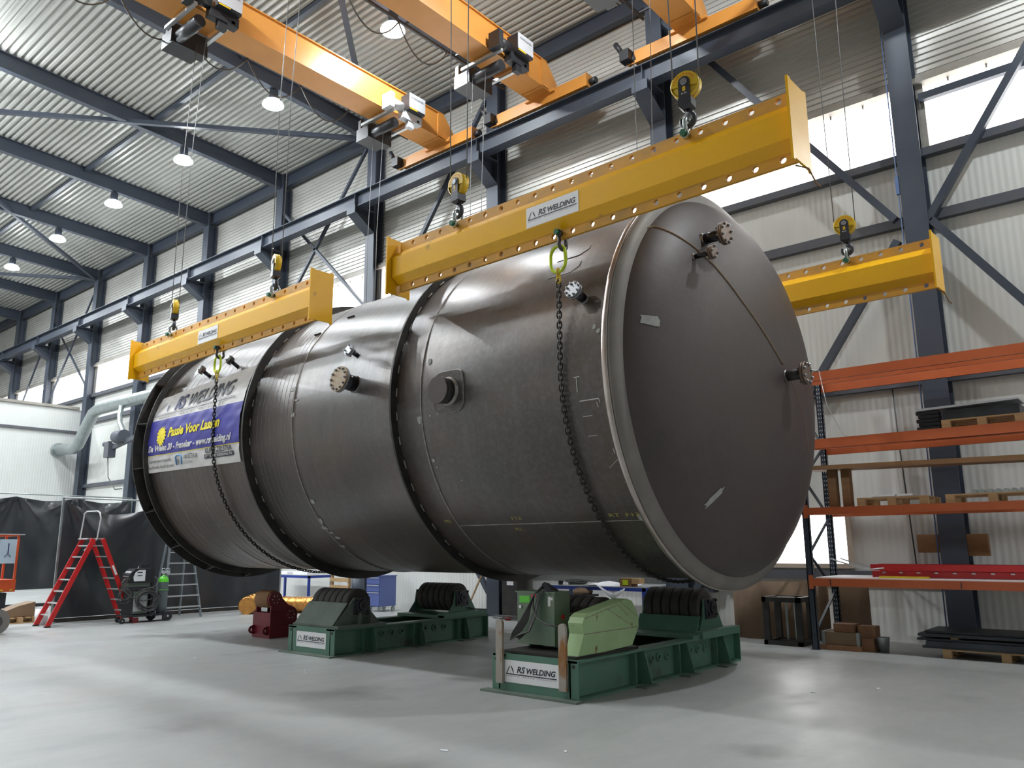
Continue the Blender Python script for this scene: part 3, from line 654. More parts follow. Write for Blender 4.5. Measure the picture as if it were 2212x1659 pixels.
quad(q, bf, [(0.12, dg(13.6)), (0.15, dg(13.6)), (0.56, dg(20.5)), (0.53, dg(20.5))])
put_text(q, 'ADVANCED  WELDING  TECHNOLOGY', bf, 0.42, dg(11.75), 0.035, 2.5, 0, 0, 1.5)
q.build('lettering', 'ink', bn, True)
q = MB(); quad(q, bf, [(0.66, dg(18.5)), (0.72, dg(18.5)), (0.70, dg(15.5)), (0.67, dg(15.5))]); quad(q, bf, [(0.685, dg(20)), (0.695, dg(20)), (0.70, dg(18.5)), (0.68, dg(18.5))]); q.build('electrode_mark', 'navy', bn, True)
q = MB(); put_text(q, 'Passie Voor Lassen', bf, 0.98, dg(2.4), 0.165, 1.95, 0.2, 0.04)
c0 = (0.70, dg(3.2)); pts = []
for i in range(32):
    a = 2 * PI * i / 32; r = 0.15 if i % 2 else 0.20; pts.append((c0[0] + r * math.cos(a), c0[1] + r * math.sin(a)))
q.v += [tuple(bf(*c0))] + [tuple(bf(*p)) for p in pts]; o = len(q.v) - 33; q.f += [(o, o + 1 + i, o + 1 + (i + 1) % 32) for i in range(32)]; q.s += [False] * 32
q.build('yellow_lettering', 'bannery', bn, True)
q = MB(); put_text(q, 'De Wielen 20 - Franeker - www.rswelding.nl', bf, 0.2, dg(-3.4), 0.115, 3.15, 0.2, 0.035); q.build('white_lettering', 'bannerw', bn, True)
q = MB(); put_text(q, 'samenwerkende', bf, 0.22, dg(-8.5), 0.06, 0.92, 0); put_text(q, 'techniek bedrijven', bf, 0.16, dg(-11.2), 0.06, 1.05, 0)
put_text(q, 'VAN EGTEN BV', bf, 1.62, dg(-8.6), 0.085, 0.55, 0); put_text(q, 'KLAAS ZIJLSTRA', bf, 2.45, dg(-7.6), 0.09, 0.92, 0, 0.02)
quad(q, bf, [(2.42, dg(-9.9)), (3.42, dg(-9.9)), (3.42, dg(-8.1)), (2.42, dg(-8.1))])
for a in range(3): quad(q, bf, [(1.62, dg(-9.6 - a * 0.5)), (1.95, dg(-9.6 - a * 0.5)), (1.95, dg(-9.5 - a * 0.5)), (1.62, dg(-9.5 - a * 0.5))])
put_text(q, 'E', bf, 1.40, dg(-10.6), 0.09, 0.07, 0, 0.01)
q.build('lettering', 'ink', bn, True)
q = MB(); put_text(q, 'METAALBEWERKING BV', lambda u, v: bf(u, v, 0.018), 2.46, dg(-9.5), 0.048, 0.92, 0); q.build('white_lettering', 'white', bn, True)
q = MB(); q.tube([bf(1.34, dg(-10.8)), bf(1.34, dg(-7.2)), bf(1.39, dg(-6.5)), bf(1.50, dg(-6.5)), bf(1.55, dg(-7.2)), bf(1.55, dg(-10.8))], 0.013, 5); q.build('blue_emblem', mat('emblem_blue', (0.12, 0.33, 0.62), 0.5), bn, True)

# ================= LIFTING BEAMS =================
def holed_plate(mb, x0, x1, z0, z1, y0, y1, xs, zc, r, n=16):
    cuts = [x0] + [(a + b) / 2 for a, b in zip(xs, xs[1:])] + [x1]
    for i, xc in enumerate(xs):
        a, b = cuts[i], cuts[i + 1]; inn = []; out = []
        for k in range(n):
            t = 2 * PI * (k + 0.5) / n; c, s = math.cos(t), math.sin(t); inn.append((xc + r * c, zc + r * s))
            kx = ((b - xc) if c > 0 else (a - xc)) / c if abs(c) > 1e-6 else 1e9; kz = ((z1 - zc) if s > 0 else (z0 - zc)) / s if abs(s) > 1e-6 else 1e9
            q = min(kx, kz); out.append((xc + q * c, zc + q * s))
        vs = [(p[0], yy, p[1]) for yy in (y0, y1) for ring in (inn, out) for p in ring]; N = n
        cor = [(b, z1), (a, z1), (a, z0), (b, z0)]
        fs = []
        for k in range(N):
            j = (k + 1) % N; fs += [(k, j, N + j, N + k), (2 * N + k, 3 * N + k, 3 * N + j, 2 * N + j), (k, 2 * N + k, 2 * N + j, j)]
        # fill the rectangle corners
        extra = []
        for k in range(N):
            j = (k + 1) % N; p, q2 = out[k], out[j]
            if abs(p[0] - q2[0]) > 1e-5 and abs(p[1] - q2[1]) > 1e-5:
                c = min(cor, key=lambda c: (c[0] - (p[0] + q2[0]) / 2) ** 2 + (c[1] - (p[1] + q2[1]) / 2) ** 2)
                o = len(vs); vs += [(c[0], y0, c[1]), (c[0], y1, c[1])]; fs += [(N + k, N + j, o), (3 * N + j, 3 * N + k, o + 1)]
        mb.add(vs, fs)
    mb.add([(x0, y0, z0), (x1, y0, z0), (x1, y1, z0), (x0, y1, z0), (x0, y0, z1), (x1, y0, z1), (x1, y1, z1), (x0, y1, z1)],
           [(0, 1, 2, 3), (4, 5, 6, 7), (0, 3, 7, 4), (1, 2, 6, 5)])
BZ0, BZ1 = 5.10, 5.82
def lifting_beam(label, x, y, half, step, sign_x=None, holes=None):
    """box lifting beam; local frame x along the beam, origin on its underside centre"""
    t = thing('lifting_beam', label, 'lifting beam', (x, y, BZ0), TY, 'yellow lifting beams above the tank')
    L_ = half
    g = MB()
    sec = [(-0.02, 0.115), (-0.13, 0.20), (-0.13, 0.475), (-0.02, 0.585), (0.02, 0.585), (0.13, 0.475), (0.13, 0.20), (0.02, 0.115)]
    g.prism(sec, lambda a, b: (-L_ + 0.03, a, b), lambda a, b: (L_ - 0.03, a, b)); g.build('box_girder', 'yellow', t, True)
    xs = []; q = -L_ + 0.33
    while q < L_ - 0.12: xs.append(q); q += step
    g = MB(); holed_plate(g, -L_ + 0.07, L_ - 0.03, 0.585, 0.72, -0.02, 0.02, xs, 0.66, 0.033); g.build('upper_hole_plate', 'yellowdirty', t, True)
    g = MB(); holed_plate(g, -L_ + 0.07, L_ - 0.03, 0.0, 0.125, -0.02, 0.02, xs, 0.062, 0.033); g.build('lower_hole_plate', 'yellowdirty', t, True)
    for sx in (-1, 1):
        g = MB(); a0 = [(-0.21, -0.05), (-0.17, -0.05), (-0.17, -0.03), (0.17, -0.03), (0.17, -0.05), (0.21, -0.05), (0.21, 0.78), (0.15, 0.78), (0.15, 0.765), (-0.15, 0.765), (-0.15, 0.78), (-0.21, 0.78)]
        g.prism(a0, lambda a, b: (sx * L_ - 0.012, a, b), lambda a, b: (sx * L_ + 0.012, a, b)); g.build('end_plate', 'yellow', t, True)
    if sign_x is not None:
        w, h, x0, z0 = sign_x
        rs_sign(t, lambda u, v: (x0 + u, -0.131, z0 + v), w, h, lambda u, v: (x0 + u, -0.136, z0 + v), True)
    return t, xs
def axis_y(x, side): return 9.5 - TY * 0 + (x + 8.0) * math.tan(TY) + side * (RS + 0.045)
bA, hA = lifting_beam('long yellow lifting beam with company sign, above the dished-head half of the tank', -5.19, axis_y(-5.19, -1), 2.86, 0.275, (0.77, 0.25, -0.37, 0.21))
bB, hB = lifting_beam('yellow lifting beam with company sign above the banner at the left end of the tank', -13.09, axis_y(-13.09, -1), 3.21, 0.318, (0.72, 0.25, -0.45, 0.21))
bC, hC = lifting_beam('yellow lifting beam without sign behind the right end of the tank', -5.13, axis_y(-5.13, 1), 2.86, 0.275)
# tow hook bent under the end of a beam
for t in (bA, bC):
    q = MB(); q.tube([(2.80, 0.0, -0.02), (2.88, 0.1, -0.04), (2.90, 0.22, -0.16), (2.93, 0.24, -0.19)], 0.008, 6); q.build('bent_rod', 'woodbrown', t, True)

# ================= HOOK BLOCKS, ROPES, SHACKLES, SLINGS =================
def stadium(cx, a, b, L_, w, r, n=8, k=6):
    """closed oval link path centred cx, long axis a, side axis b"""
    cx, a, b = Vector(cx), Vector(a).normalized(), Vector(b).normalized(); h = (L_ - w) / 2; pts = []
    for sgn in (1, -1):
        for i in range(k + 1):
            t = -PI / 2 + PI * i / k
            pts.append(cx + a * sgn * (h + w / 2 * math.cos(t)) + b * sgn * (w / 2 * math.sin(t)))
    return pts
def hook_block(label, x, y, z, big=0.145, ropes=None):
    t = thing('hook_block', label, 'crane hook', (x, y, z), -0.32 if x < -8 else (-0.12 if x < -5 else 0.1), 'crane hook blocks with yellow sheaves')
    R_ = big
    q = MB(); q.lathe((0, -0.035, 0), (0, 1, 0), [(0, 0.03), (0, R_ - 0.01), (0.012, R_), (0.024, R_), (0.03, R_ - 0.03), (0.04, R_ - 0.03), (0.046, R_), (0.058, R_), (0.07, R_ - 0.01), (0.07, 0.03)], 40)
    q.build('sheave', 'sheave', t, True)
    q = MB(); q.lathe((0, -0.05, 0), (0, 1, 0), [(0, R_ * 0.97), (0.0, R_ * 1.06), (0.10, R_ * 1.06), (0.10, R_ * 0.97)], 30, -35, 215, ref=(1, 0, 0)); q.prism([(-R_ * 0.98, -0.01)] + [(R_ * 1.0 * math.cos(math.radians(a)), R_ * math.sin(math.radians(a))) for a in range(200, -21, -12)], lambda a, b: (a, -0.052, b), lambda a, b: (a, -0.046, b))
    gd = q.build('rope_guard', 'sheave', t, True)
    q = MB(); n = 10
    for i, ch in enumerate('KONECRANES'):
        a0 = math.radians(168 - i * 15.6); cx, cz = R_ * 0.70 * math.cos(a0), R_ * 0.70 * math.sin(a0); rr_ = a0 - PI / 2
        put_text(q, ch, lambda u, v: (cx + u * math.cos(rr_) - v * math.sin(rr_), -0.0535, cz + u * math.sin(rr_) + v * math.cos(rr_)), -0.009, 0, 0.026, 0.018, 0, 0.01)
    q.build('lettering', 'red', gd, True)
    for yy in (-0.066, 0.054):
        q = MB(); q.prism([(-0.062, -0.16), (0.062, -0.16), (0.062, 0.01)] + [(0.062 * math.cos(math.radians(a)), 0.02 + 0.062 * math.sin(math.radians(a))) for a in range(15, 180, 15)] + [(-0.062, 0.01)], lambda a, b: (a, yy, b), lambda a, b: (a, yy + 0.012, b))
        sp = q.build('side_plate', 'hookdark', t, True)
        if yy < 0:
            g = MB(); g.box(-0.018, 0.016, -0.0675, -0.066, -0.085, -0.035); g.build('load_mark', 'sheave', sp, True)
            g = MB(); put_text(g, '6.3t', lambda u, v: (u, -0.0675, v), -0.03, -0.12, 0.022, 0.06); g.build('lettering', 'white', sp, True)
    q = MB(); q.cyl((0, -0.08, 0.02), (0, 0.08, 0.02), 0.036, n=20); q.build('sheave_pin', 'flangegrey', t, True)
    q = MB(); q.box(-0.07, 0.07, -0.07, 0.07, -0.245, -0.155); q.prism([(-0.07, -0.07), (0.07, -0.07), (0.07, 0.07), (-0.07, 0.07)], lambda a, b: (a, b, -0.245), lambda a, b: (a * 0.55, b * 0.55, -0.275)); q.build('swivel_housing', 'hookdark', t, True)
    q = MB(); zc = -0.385; pts = [(0.0, 0, -0.26), (0.0, 0, -0.30), (0.012, 0, -0.318)] + [(0.072 * math.cos(math.radians(a)) - 0.004, 0, zc + 0.072 * math.sin(math.radians(a))) for a in range(70, -181, -15)] + [(-0.070, 0, zc + 0.03)]
    q.tube(pts, [0.022, 0.022, 0.028] + [0.034 - 0.018 * (i / (len(pts) - 4)) ** 2 for i in range(len(pts) - 3)], 10); q.build('hook', 'hookdark', t, True)
    q = MB(); q.bar((0.0, 0, -0.31), (-0.072, 0, zc + 0.02), 0.03, 0.012, (0, 1, 0)); q.build('safety_latch', 'alu', t, True)
    return t
def shackle(label, x, y, z, up=1, s=1.0):
    t = thing('shackle', label, 'shackle', (x, y, z), 0, 'shackles on the lifting beams')
    pts = [(0, -0.055 * s, 0), (0, -0.055 * s, up * 0.09 * s)] + [(0, -0.062 * s * math.cos(a), up * (0.10 + 0.062 * math.sin(a)) * s) for a in [PI * i / 10 for i in range(11)]] + [(0, 0.055 * s, up * 0.09 * s), (0, 0.055 * s, 0)]
    q = MB(); q.tube(pts, 0.019 * s, 10); q.cyl((0, -0.08 * s, 0), (0, -0.035 * s, 0), 0.034 * s, n=16); q.cyl((0, 0.035 * s, 0), (0, 0.08 * s, 0), 0.034 * s, n=16); q.build('bow', 'galv' if up > 0 else 'chainbow', t, True)
    q = MB(); q.cyl((0, -0.10 * s, 0), (0, 0.10 * s, 0), 0.018 * s, n=14); q.cyl((0, -0.112 * s, 0), (0, -0.082 * s, 0), 0.03 * s, n=6); q.build('pin', 'greenpin', t, True)
    return t
MT['chainbow'] = mat('dark_shackle_steel', (0.085, 0.08, 0.078), 0.45, 0.5)
SZ = BZ0 + 0.66
hooks = [('crane hook on the right half of the long front lifting beam, large yellow sheave', -3.46, -1, 1, 12.3),
         ('crane hook on the left half of the long front lifting beam', -6.85, -1, 1, 12.3),
         ('crane hook on the right end part of the left lifting beam', -11.22, -1, 1, 12.3),
         ('crane hook on the left end part of the left lifting beam', -14.87, -1, 1, 12.3),
         ('crane hook on the rear lifting beam behind the tank head', -3.45, 1, 1, 12.3),
         ('crane hook on the hidden end of the rear lifting beam behind the tank', -6.85, 1, 1, 12.3),
         ('crane hook behind the tank on the hidden lifting beam, nearer one', -11.22, 1, 1, 12.3),
         ('crane hook behind the tank on the hidden lifting beam, farther one', -14.87, 1, 1, 12.3)]
for (lab, x, side, _, zt), lab2 in zip(hooks, ('hook at the right end of the long beam', 'hook at the left end of the long beam', 'nearer hook of the left beam', 'farther hook of the left beam', 'hook of the rear beam', 'hidden hook of the rear beam', 'nearer hook hidden behind the tank', 'farther hook hidden behind the tank')):
    y = axis_y(x, side)
    hook_block(lab, x, y, SZ + 0.165 + 0.385 + 0.03, 0.145 if x > -4 else 0.15)
    shackle('galvanised shackle with green pin below the ' + lab2, x, y, SZ, 1, 1.25)
    zs = SZ + 0.58; q = MB()
    q.tube([(x - 0.15, y, zs), (x - 0.17, y, 9.4), (x - 0.20, y + 0.1, zt)], 0.0075, 6); q.tube([(x + 0.15, y, zs), (x + 0.17, y, 9.4), (x + 0.20, y + 0.1, zt)], 0.0075, 6)
    q.tube([(x - 0.15, y, zs)] + [(x + 0.15 * math.cos(math.radians(a)), y, zs - 0.0 - 0.15 * math.sin(math.radians(a))) for a in range(165, 14, -15)] + [(x + 0.15, y, zs)], 0.0075, 6)
    tag(q.build('wire_rope', 'rope'), 'thin steel wire rope above the ' + lab2, 'rope', 'hoist wire ropes')
lifting_beam('lifting beam without sign hidden behind the banner end of the tank', -13.09, axis_y(-13.09, 1), 3.21, 0.318)
def sling(label, xw):
    s = xw + 8.0
    t = thing('chain_sling', label, 'chain', (-8.0, 9.5, 3.646), TY, 'chain slings round the tank')
    r = RS + 0.045; ztop = BZ0 + 0.062 - 3.646
    for sg in (-1, 1):
        q = MB(); c = (s, sg * r, ztop - 0.155 - 0.125); q.tube(stadium(c, (0, 0, 1), (1, 0, 0), 0.32, 0.215, 0.018), 0.0195, 10, closed=True); q.build('master_link', 'lime', t, True)
        q = MB(); zc = c[2] - 0.135; q.tube(stadium((s, sg * r, zc - 0.03), (0, 0, 1), (0, 1, 0), 0.10, 0.05, 0.012), 0.012, 8, closed=True); q.box(s - 0.02, s + 0.02, sg * r - 0.012, sg * r + 0.012, zc - 0.10, zc - 0.06)
        q.tube(stadium((s, sg * r, zc - 0.115), (0, 0, 1), (1, 0, 0), 0.08, 0.05, 0.010), 0.011, 8, closed=True); q.build('connector', 'sheave', t, True)
    zc0 = ztop - 0.28 - 0.135 - 0.14; pit = 0.060; path = []
    Ls = zc0; Lw = PI * r; tot = 2 * Ls + Lw; n = int(tot / pit)
    q = MB()
    for i in range(n):
        d = (i + 0.5) * tot / n
        if d < Ls: p = Vector((s, -r, zc0 - d)); a = Vector((0, 0, -1)); nn = Vector((0, -1, 0))
        elif d < Ls + Lw:
            th = (d - Ls) / r; p = Vector((s, -r * math.cos(th), -r * math.sin(th))); a = Vector((0, math.sin(th), -math.cos(th))); nn = Vector((0, -math.cos(th), -math.sin(th)))
        else: p = Vector((s, r, d - Ls - Lw)); a = Vector((0, 0, 1)); nn = Vector((0, 1, 0))
        k = Vector((1, 0, 0)); b = (k + nn * 0.9) if i % 2 else (k - nn * 0.9); b.normalize()
        q.tube(stadium(p, a, b, 0.088, 0.048, 0.009, k=4), 0.0095, 6, closed=True)
    q.build('chain', 'chain', t, True)
for lab, x, nm in (('long black chain sling with lime ring wrapped round the right half of the tank', -5.13, 'right'), ('long black chain sling with lime ring hanging over the banner on the tank', -12.93, 'left')):
    sling(lab, x)
    shackle('dark shackle with green pin holding the lime ring under the %s' % ('long front beam' if nm == 'right' else 'left beam with sign'), x, axis_y(x, -1), BZ0 + 0.062, -1, 1.15)
shackle('dark shackle under the rear lifting beam, behind the tank', -5.13, axis_y(-5.13, 1), BZ0 + 0.062, -1, 1.15)

# ================= ROLLER BEDS =================
def roller(t, xa, xb, y, z, r, n=6):
    q = MB(); w = (xb - xa) / n; prof = []
    for i in range(n):
        a = xa + i * w; prof += [(a + 0.006, r * 0.72), (a + 0.008, r * 0.95), (a + 0.02, r), (a + w - 0.02, r), (a + w - 0.008, r * 0.95), (a + w - 0.006, r * 0.72)]
    q.lathe((0, y, z), XA, [(prof[0][0], 0)] + prof + [(prof[-1][0], 0)], 40); o = q.build('roller', 'rubber', t)
    h = MB()
    for x in (xa, xb): h.cyl((x - 0.03, y, z), (x + 0.03, y, z), 0.09, n=20)
    h.build('roller_hub', 'hookdark', o)
    return o
def bearing(par, x, y, z, sx=1):
    h = MB(); h.cyl((x, y, z), (x + 0.06 * sx, y, z), 0.125, n=28); h.cyl((x + 0.06 * sx, y, z), (x + 0.085 * sx, y, z), 0.085, n=28); h.box(min(x, x + 0.04 * sx), max(x, x + 0.04 * sx), y - 0.15, y + 0.15, z - 0.15, z + 0.12)
    b = h.build('bearing', 'hookdark', par)
    h = MB(); h.cyl((x + 0.085 * sx, y, z), (x + 0.10 * sx, y, z), 0.03, n=16)
    for i in range(4): a = PI / 4 + i * PI / 2; h.cyl((x + 0.04 * sx, y + 0.15 * math.cos(a), z + 0.14 * math.sin(a)), (x + 0.075 * sx, y + 0.15 * math.cos(a), z + 0.14 * math.sin(a)), 0.018, n=6)
    h.build('bearing_bolt', 'ringdark', b)
def bed_frame(t, x0, x1, y0, y1, H, zsg):
    q = MB()
    for x, sx in ((x0, 1), (x1, -1)):
        xi = x + sx * 0.10
        q.box(xi - 0.01, xi + 0.01, y0, y1, 0.03, H - 0.02); q.box(min(x, x + sx * 0.2), max(x, x + sx * 0.2), y0, y1, H - 0.025, H); q.box(min(x, x + sx * 0.2), max(x, x + sx * 0.2), y0, y1, 0.0, 0.025)
    q.box(x0, x1, y1 - 0.02, y1, 0.0, H); q.build('frame_rail', 'green', t)
    e = MB(); e.prism([(y0 - 0.0, 0), (y0 + 0.02, 0), (y0 + 0.02, H + 0.01), (y0, H + 0.01)], lambda a, b: (x0 - 0.01, a, b), lambda a, b: (x1 + 0.01, a, b)); ep = e.build('end_plate', 'green', t)
    e = MB()
    for x in (x0 + 0.05, x1 - 0.05): e.cyl((x, y0 + 0.03, H - 0.06), (x, y0 - 0.008, H - 0.06), 0.02, n=12)
    e.build('hole_rim', 'ringdark', ep)
    e = MB(); e.box(x0 - 0.10, x1 + 0.06, y0 - 0.12, y0 + 0.02, 0, 0.022); e.build('foot_plate', 'greengrey', t)
    gy = y0 + 0.75
    for gy in zsg:
        for x, sx in ((x0, -1), (x1, 1)):
            for dy in (0, 0.2):
                g = MB(); xi = x - sx * 0.09
                g.prism([(xi, 0.025), (x + sx * 0.10 * (dy > 0) + 0.0, 0.025), (x, H - 0.025), (xi, H - 0.025)], lambda a, b: (a, gy + dy - 0.006, b), lambda a, b: (a, gy + dy + 0.006, b)); g.build('stiffener', 'green', t)
            g = MB(); g.box(min(x - sx * .09, x + sx * 0.15), max(x - sx * .09, x + sx * 0.15), gy - 0.03, gy + 0.28, 0, 0.02); g.build('foot', 'greengrey', t)
    return ep
def pin_holes(t, x, ys, z):
    for y in ys:
        g = MB(); g.lathe((x, y, z), (1, 0, 0), [(0, 0.052), (0.035, 0.052), (0.035, 0.028), (0.0, 0.028)], 20); h = g.build('pin_boss', 'green', t)
        g = MB(); g.cyl((x - 0.002, y, z), (x + 0.012, y, z), 0.03, n=14); g.build('pin', 'hookdark', h)
# front bed with drive
t = thing('roller_bed', 'nearer green tank roller bed with control cabinet, drive guard and company sign', 'welding rotator', (-5.95, 9.4, 0), 0, 'green roller beds under the tank')
H = 0.42; x0, x1, y0, y1 = -6.56, -5.34, 7.36, 11.42
ep = bed_frame(t, x0, x1, y0, y1, H, (8.55, 9.62, 10.68)); pin_holes(t, x1 - 0.10, (9.05, 9.22, 9.42, 10.05, 10.25, 10.47), 0.27)
rs_sign(ep, lambda u, v: (-6.38 + u, y0 - 0.001, 0.115 + v), 0.79, 0.245, lambda u, v: (-6.38 + u, y0 - 0.006, 0.115 + v))
for x in (-6.43, -5.51):
    q = MB(); q.prism([(-0.05, 0.10), (0.05, 0.10), (0.05, 0.76)] + [(0.05 * math.cos(math.radians(a)), 0.76 + 0.05 * math.sin(math.radians(a))) for a in range(20, 180, 20)] + [(-0.05, 0.76)], lambda a, b: (x + a, y0 - 0.045, b), lambda a, b: (x + a, y0 - 0.008, b)); q.build('guide_post', 'rust', t)
q = MB(); q.box(-6.5, -5.42, 7.45, 8.75, 0.42, 0.45); q.build('drive_base_plate', 'ringdark', t)
q = MB(); q.box(-6.50, -5.93, 7.74, 8.05, 0.50, 1.10); q.box(-6.52, -5.9, 7.72, 8.07, 1.10, 1.115); cab = q.build('control_cabinet', 'cabinet', t)
q = MB(); q.box(-6.46, -6.30, 7.735, 7.74, 0.98, 1.06); q.build('green_label', 'gasgreen', cab)
q = MB(); q.box(-6.28, -6.2, 7.735, 7.74, 1.05, 1.08); q.build('red_label', 'red', cab)
q = MB(); q.box(-6.02, -5.985, 7.735, 7.74, 0.95, 1.06); q.box(-5.985, -5.95, 7.735, 7.74, 1.02, 1.05); q.build('tape_mark', 'white', cab)
q = MB(); q.cyl((-6.44, 7.74, 0.93), (-6.44, 7.72, 0.93), 0.02, n=14); q.cyl((-5.93, 7.86, 0.68), (-5.915, 7.86, 0.68), 0.025, n=12); q.box(-5.93, -5.92, 7.80, 7.95, 0.52, 0.545); q.build('switch', 'alu', cab)
q = MB(); q.cyl((-5.93, 7.9, 0.82), (-5.92, 7.9, 0.82), 0.03, n=14); q.build('stop_button', 'red', cab)
q = MB(); q.bar((-5.99, 7.76, 1.10), (-6.06, 7.70, 1.22), 0.05, 0.05); q.build('box_section_offcut', 'hookdark', cab)
q = MB()
for i in range(7):
    a = i / 6.0; yf = 7.70 - 0.006 * i; k = 0.05 * a
    q.tube([(-6.06 + k, 7.90, 1.135), (-6.12 + k, 7.76, 1.15 + 0.012 * i), (-6.20 + k * .6, yf, 1.09), (-6.25 - 0.02 * a, yf - .02, 0.92), (-6.27 - 0.09 * a, yf - .04, 0.78), (-6.36 - 0.12 * a, yf - .05, 0.66 - 0.03 * a), (-6.45 - 0.05 * a, yf - .06, 0.60 - 0.05 * a),
            (-6.40 + 0.02 * a, yf - .05, 0.56 + 0.05 * a), (-6.27 + 0.05 * a, yf - .04, 0.66), (-6.20 + 0.07 * a, yf - .03, 0.84), (-6.15 + 0.05 * a, yf, 1.04), (-6.08 + k, 7.76, 1.155 + 0.01 * i), (-5.99, 7.9, 1.125)], 0.0085, 6)
q.tube([(-6.20, 7.69, 1.08), (-6.19, 7.66, 0.93), (-6.1, 7.62, 0.82), (-5.95, 7.6, 0.76), (-5.80, 7.58, 0.745), (-5.72, 7.7, 0.74)], 0.011, 6)
q.build('cable_coil', 'cable', t)
q = MB(); q.cyl((-5.95, 8.28, 0.70), (-5.62, 8.28, 0.70), 0.15, n=28); q.lathe((-5.62, 8.28, 0.70), XA, [(0, 0.15), (0.03, 0.18), (0.08, 0.18), (0.1, 0.12)], 28); q.box(-6.3, -5.7, 8.0, 8.5, 0.45, 0.52); q.box(-5.92, -5.66, 8.05, 8.2, 0.52, 0.86); q.build('drive_motor', 'greengrey', t)
gx = -5.40
G = [(7.56, 0.80), (7.60, 0.86), (7.68, 0.90), (8.50, 1.02), (8.60, 0.99), (8.70, 0.88), (8.74, 0.80), (8.74, 0.68), (7.58, 0.68)]
q = MB(); q.prism(G, lambda a, b: (gx - 0.20, a, b), lambda a, b: (gx, a, b)); gd = q.build('chain_guard', 'guard', t)
q = MB(); q.prism([(7.58, 0.68), (8.74, 0.68), (8.62, 0.47), (7.50, 0.43)], lambda a, b: (gx - 0.20, a, b), lambda a, b: (gx + (0.68 - b) * -0.12, a, b)); q.build('guard_skirt', 'guard', gd)
q = MB(); q.bar((gx + 0.002, 7.58, 0.68), (gx + 0.002, 8.74, 0.68), 0.008, 0.008); q.build('guard_fold', 'rust', gd)
q = MB()
for a, b in (((8.05, .93), (8.60, .70)), ((8.35, .99), (8.72, .80)), ((8.30, .96), (8.5, .83)), ((7.62, .85), (8.3, .96))): q.bar((gx + 0.001, a[0], a[1]), (gx + 0.001, b[0], b[1]), 0.004, 0.006)
q.build('scratch', 'rust', gd)
roller(t, -6.45, -5.66, 8.42, 0.77, 0.265)
roller(t, -6.50, -5.60, 10.92, 0.77, 0.265)
def bracket(x, y, hub=0.77, w=0.38, z0=0.42, m='green', flip=1, t=None):
    q = MB(); q.prism([(y - w, z0), (y + w * 1.15, z0), (y + 0.14, hub + 0.12), (y - 0.16, hub + 0.12), (y - 0.2, hub - 0.1)] if flip > 0 else [(y - w * 1.3, z0), (y + w, z0), (y + 0.2, hub - 0.1), (y + 0.16, hub + 0.12), (y - 0.14, hub + 0.12)], lambda a, b: (x - 0.012, a, b), lambda a, b: (x + 0.012, a, b)); return q.build('roller_bracket', m, t)
for x in (-6.54, -5.56): bracket(x, 10.92, t=t)
bearing(t, -5.55, 10.92, 0.77); bracket(-6.5, 8.42, flip=-1, t=t)
q = MB(); q.box(-6.56, -5.34, 10.0, 11.35, 0.42, 0.46); q.prism([(10.50, 0.46), (10.52, 0.46), (10.64, 0.66), (10.62, 0.66)], lambda a, b: (-6.53, a, b), lambda a, b: (-5.55, a, b)); q.box(-5.42, -5.30, 10.2, 11.35, 0.40, 0.50); q.build('roller_base', 'green', t)
# rear bed, no drive
t = thing('roller_bed', 'farther green tank roller bed with company sign and sloping front cover, without cabinet', 'welding rotator', (-11.0, 9.7, 0), 0, 'green roller beds under the tank')
x0, x1, y0, y1 = -11.56, -10.37, 7.96, 11.5
ep = bed_frame(t, x0, x1, y0, y1, 0.41, (8.55, 9.62, 10.72)); pin_holes(t, x1 - 0.10, (9.0, 9.2, 9.42, 9.95, 10.18, 10.42), 0.27)
rs_sign(ep, lambda u, v: (-11.34 + u, y0 - 0.001, 0.105 + v), 0.77, 0.235, lambda u, v: (-11.34 + u, y0 - 0.006, 0.105 + v))
q = MB(); q.box(-11.55, -10.36, 8.02, 9.0, 0.41, 0.45); q.build('roller_base', 'greengrey', t); q = MB(); q.box(-11.56, -10.34, 10.3, 11.4, 0.41, 0.46); q.box(-10.48, -10.33, 10.3, 11.42, 0.42, 0.50); q.build('roller_base', 'green', t)
q = MB(); q.prism([(8.03, 0.45), (8.05, 0.45), (8.33, 0.78), (8.31, 0.78)], lambda a, b: (-11.52, a, b), lambda a, b: (-10.52, a, b)); q.build('front_cover', 'greengrey', t)
roller(t, -11.50, -10.56, 8.58, 0.74, 0.25); roller(t, -11.45, -10.56, 10.92, 0.74, 0.25)
for x in (-11.54, -10.52): bracket(x, 8.58, 0.74, 0.40, 0.45, 'greengrey', -1, t=t); bracket(x, 10.92, 0.74, 0.36, 0.45, t=t)
bearing(t, -10.51, 8.58, 0.74); bearing(t, -10.51, 10.92, 0.74)
for yy in (8.50, 8.72): q = MB(); q.box(-10.50, -10.42, yy, yy + 0.02, 0.45, 0.62); q.build('rib', 'greengrey', t)
q = MB(); q.tube([(-10.48, 11.05, 0.55), (-10.42, 11.2, 0.52), (-10.36, 11.45, 0.50)], 0.012, 6); q.build('lever', 'hookdark', t)
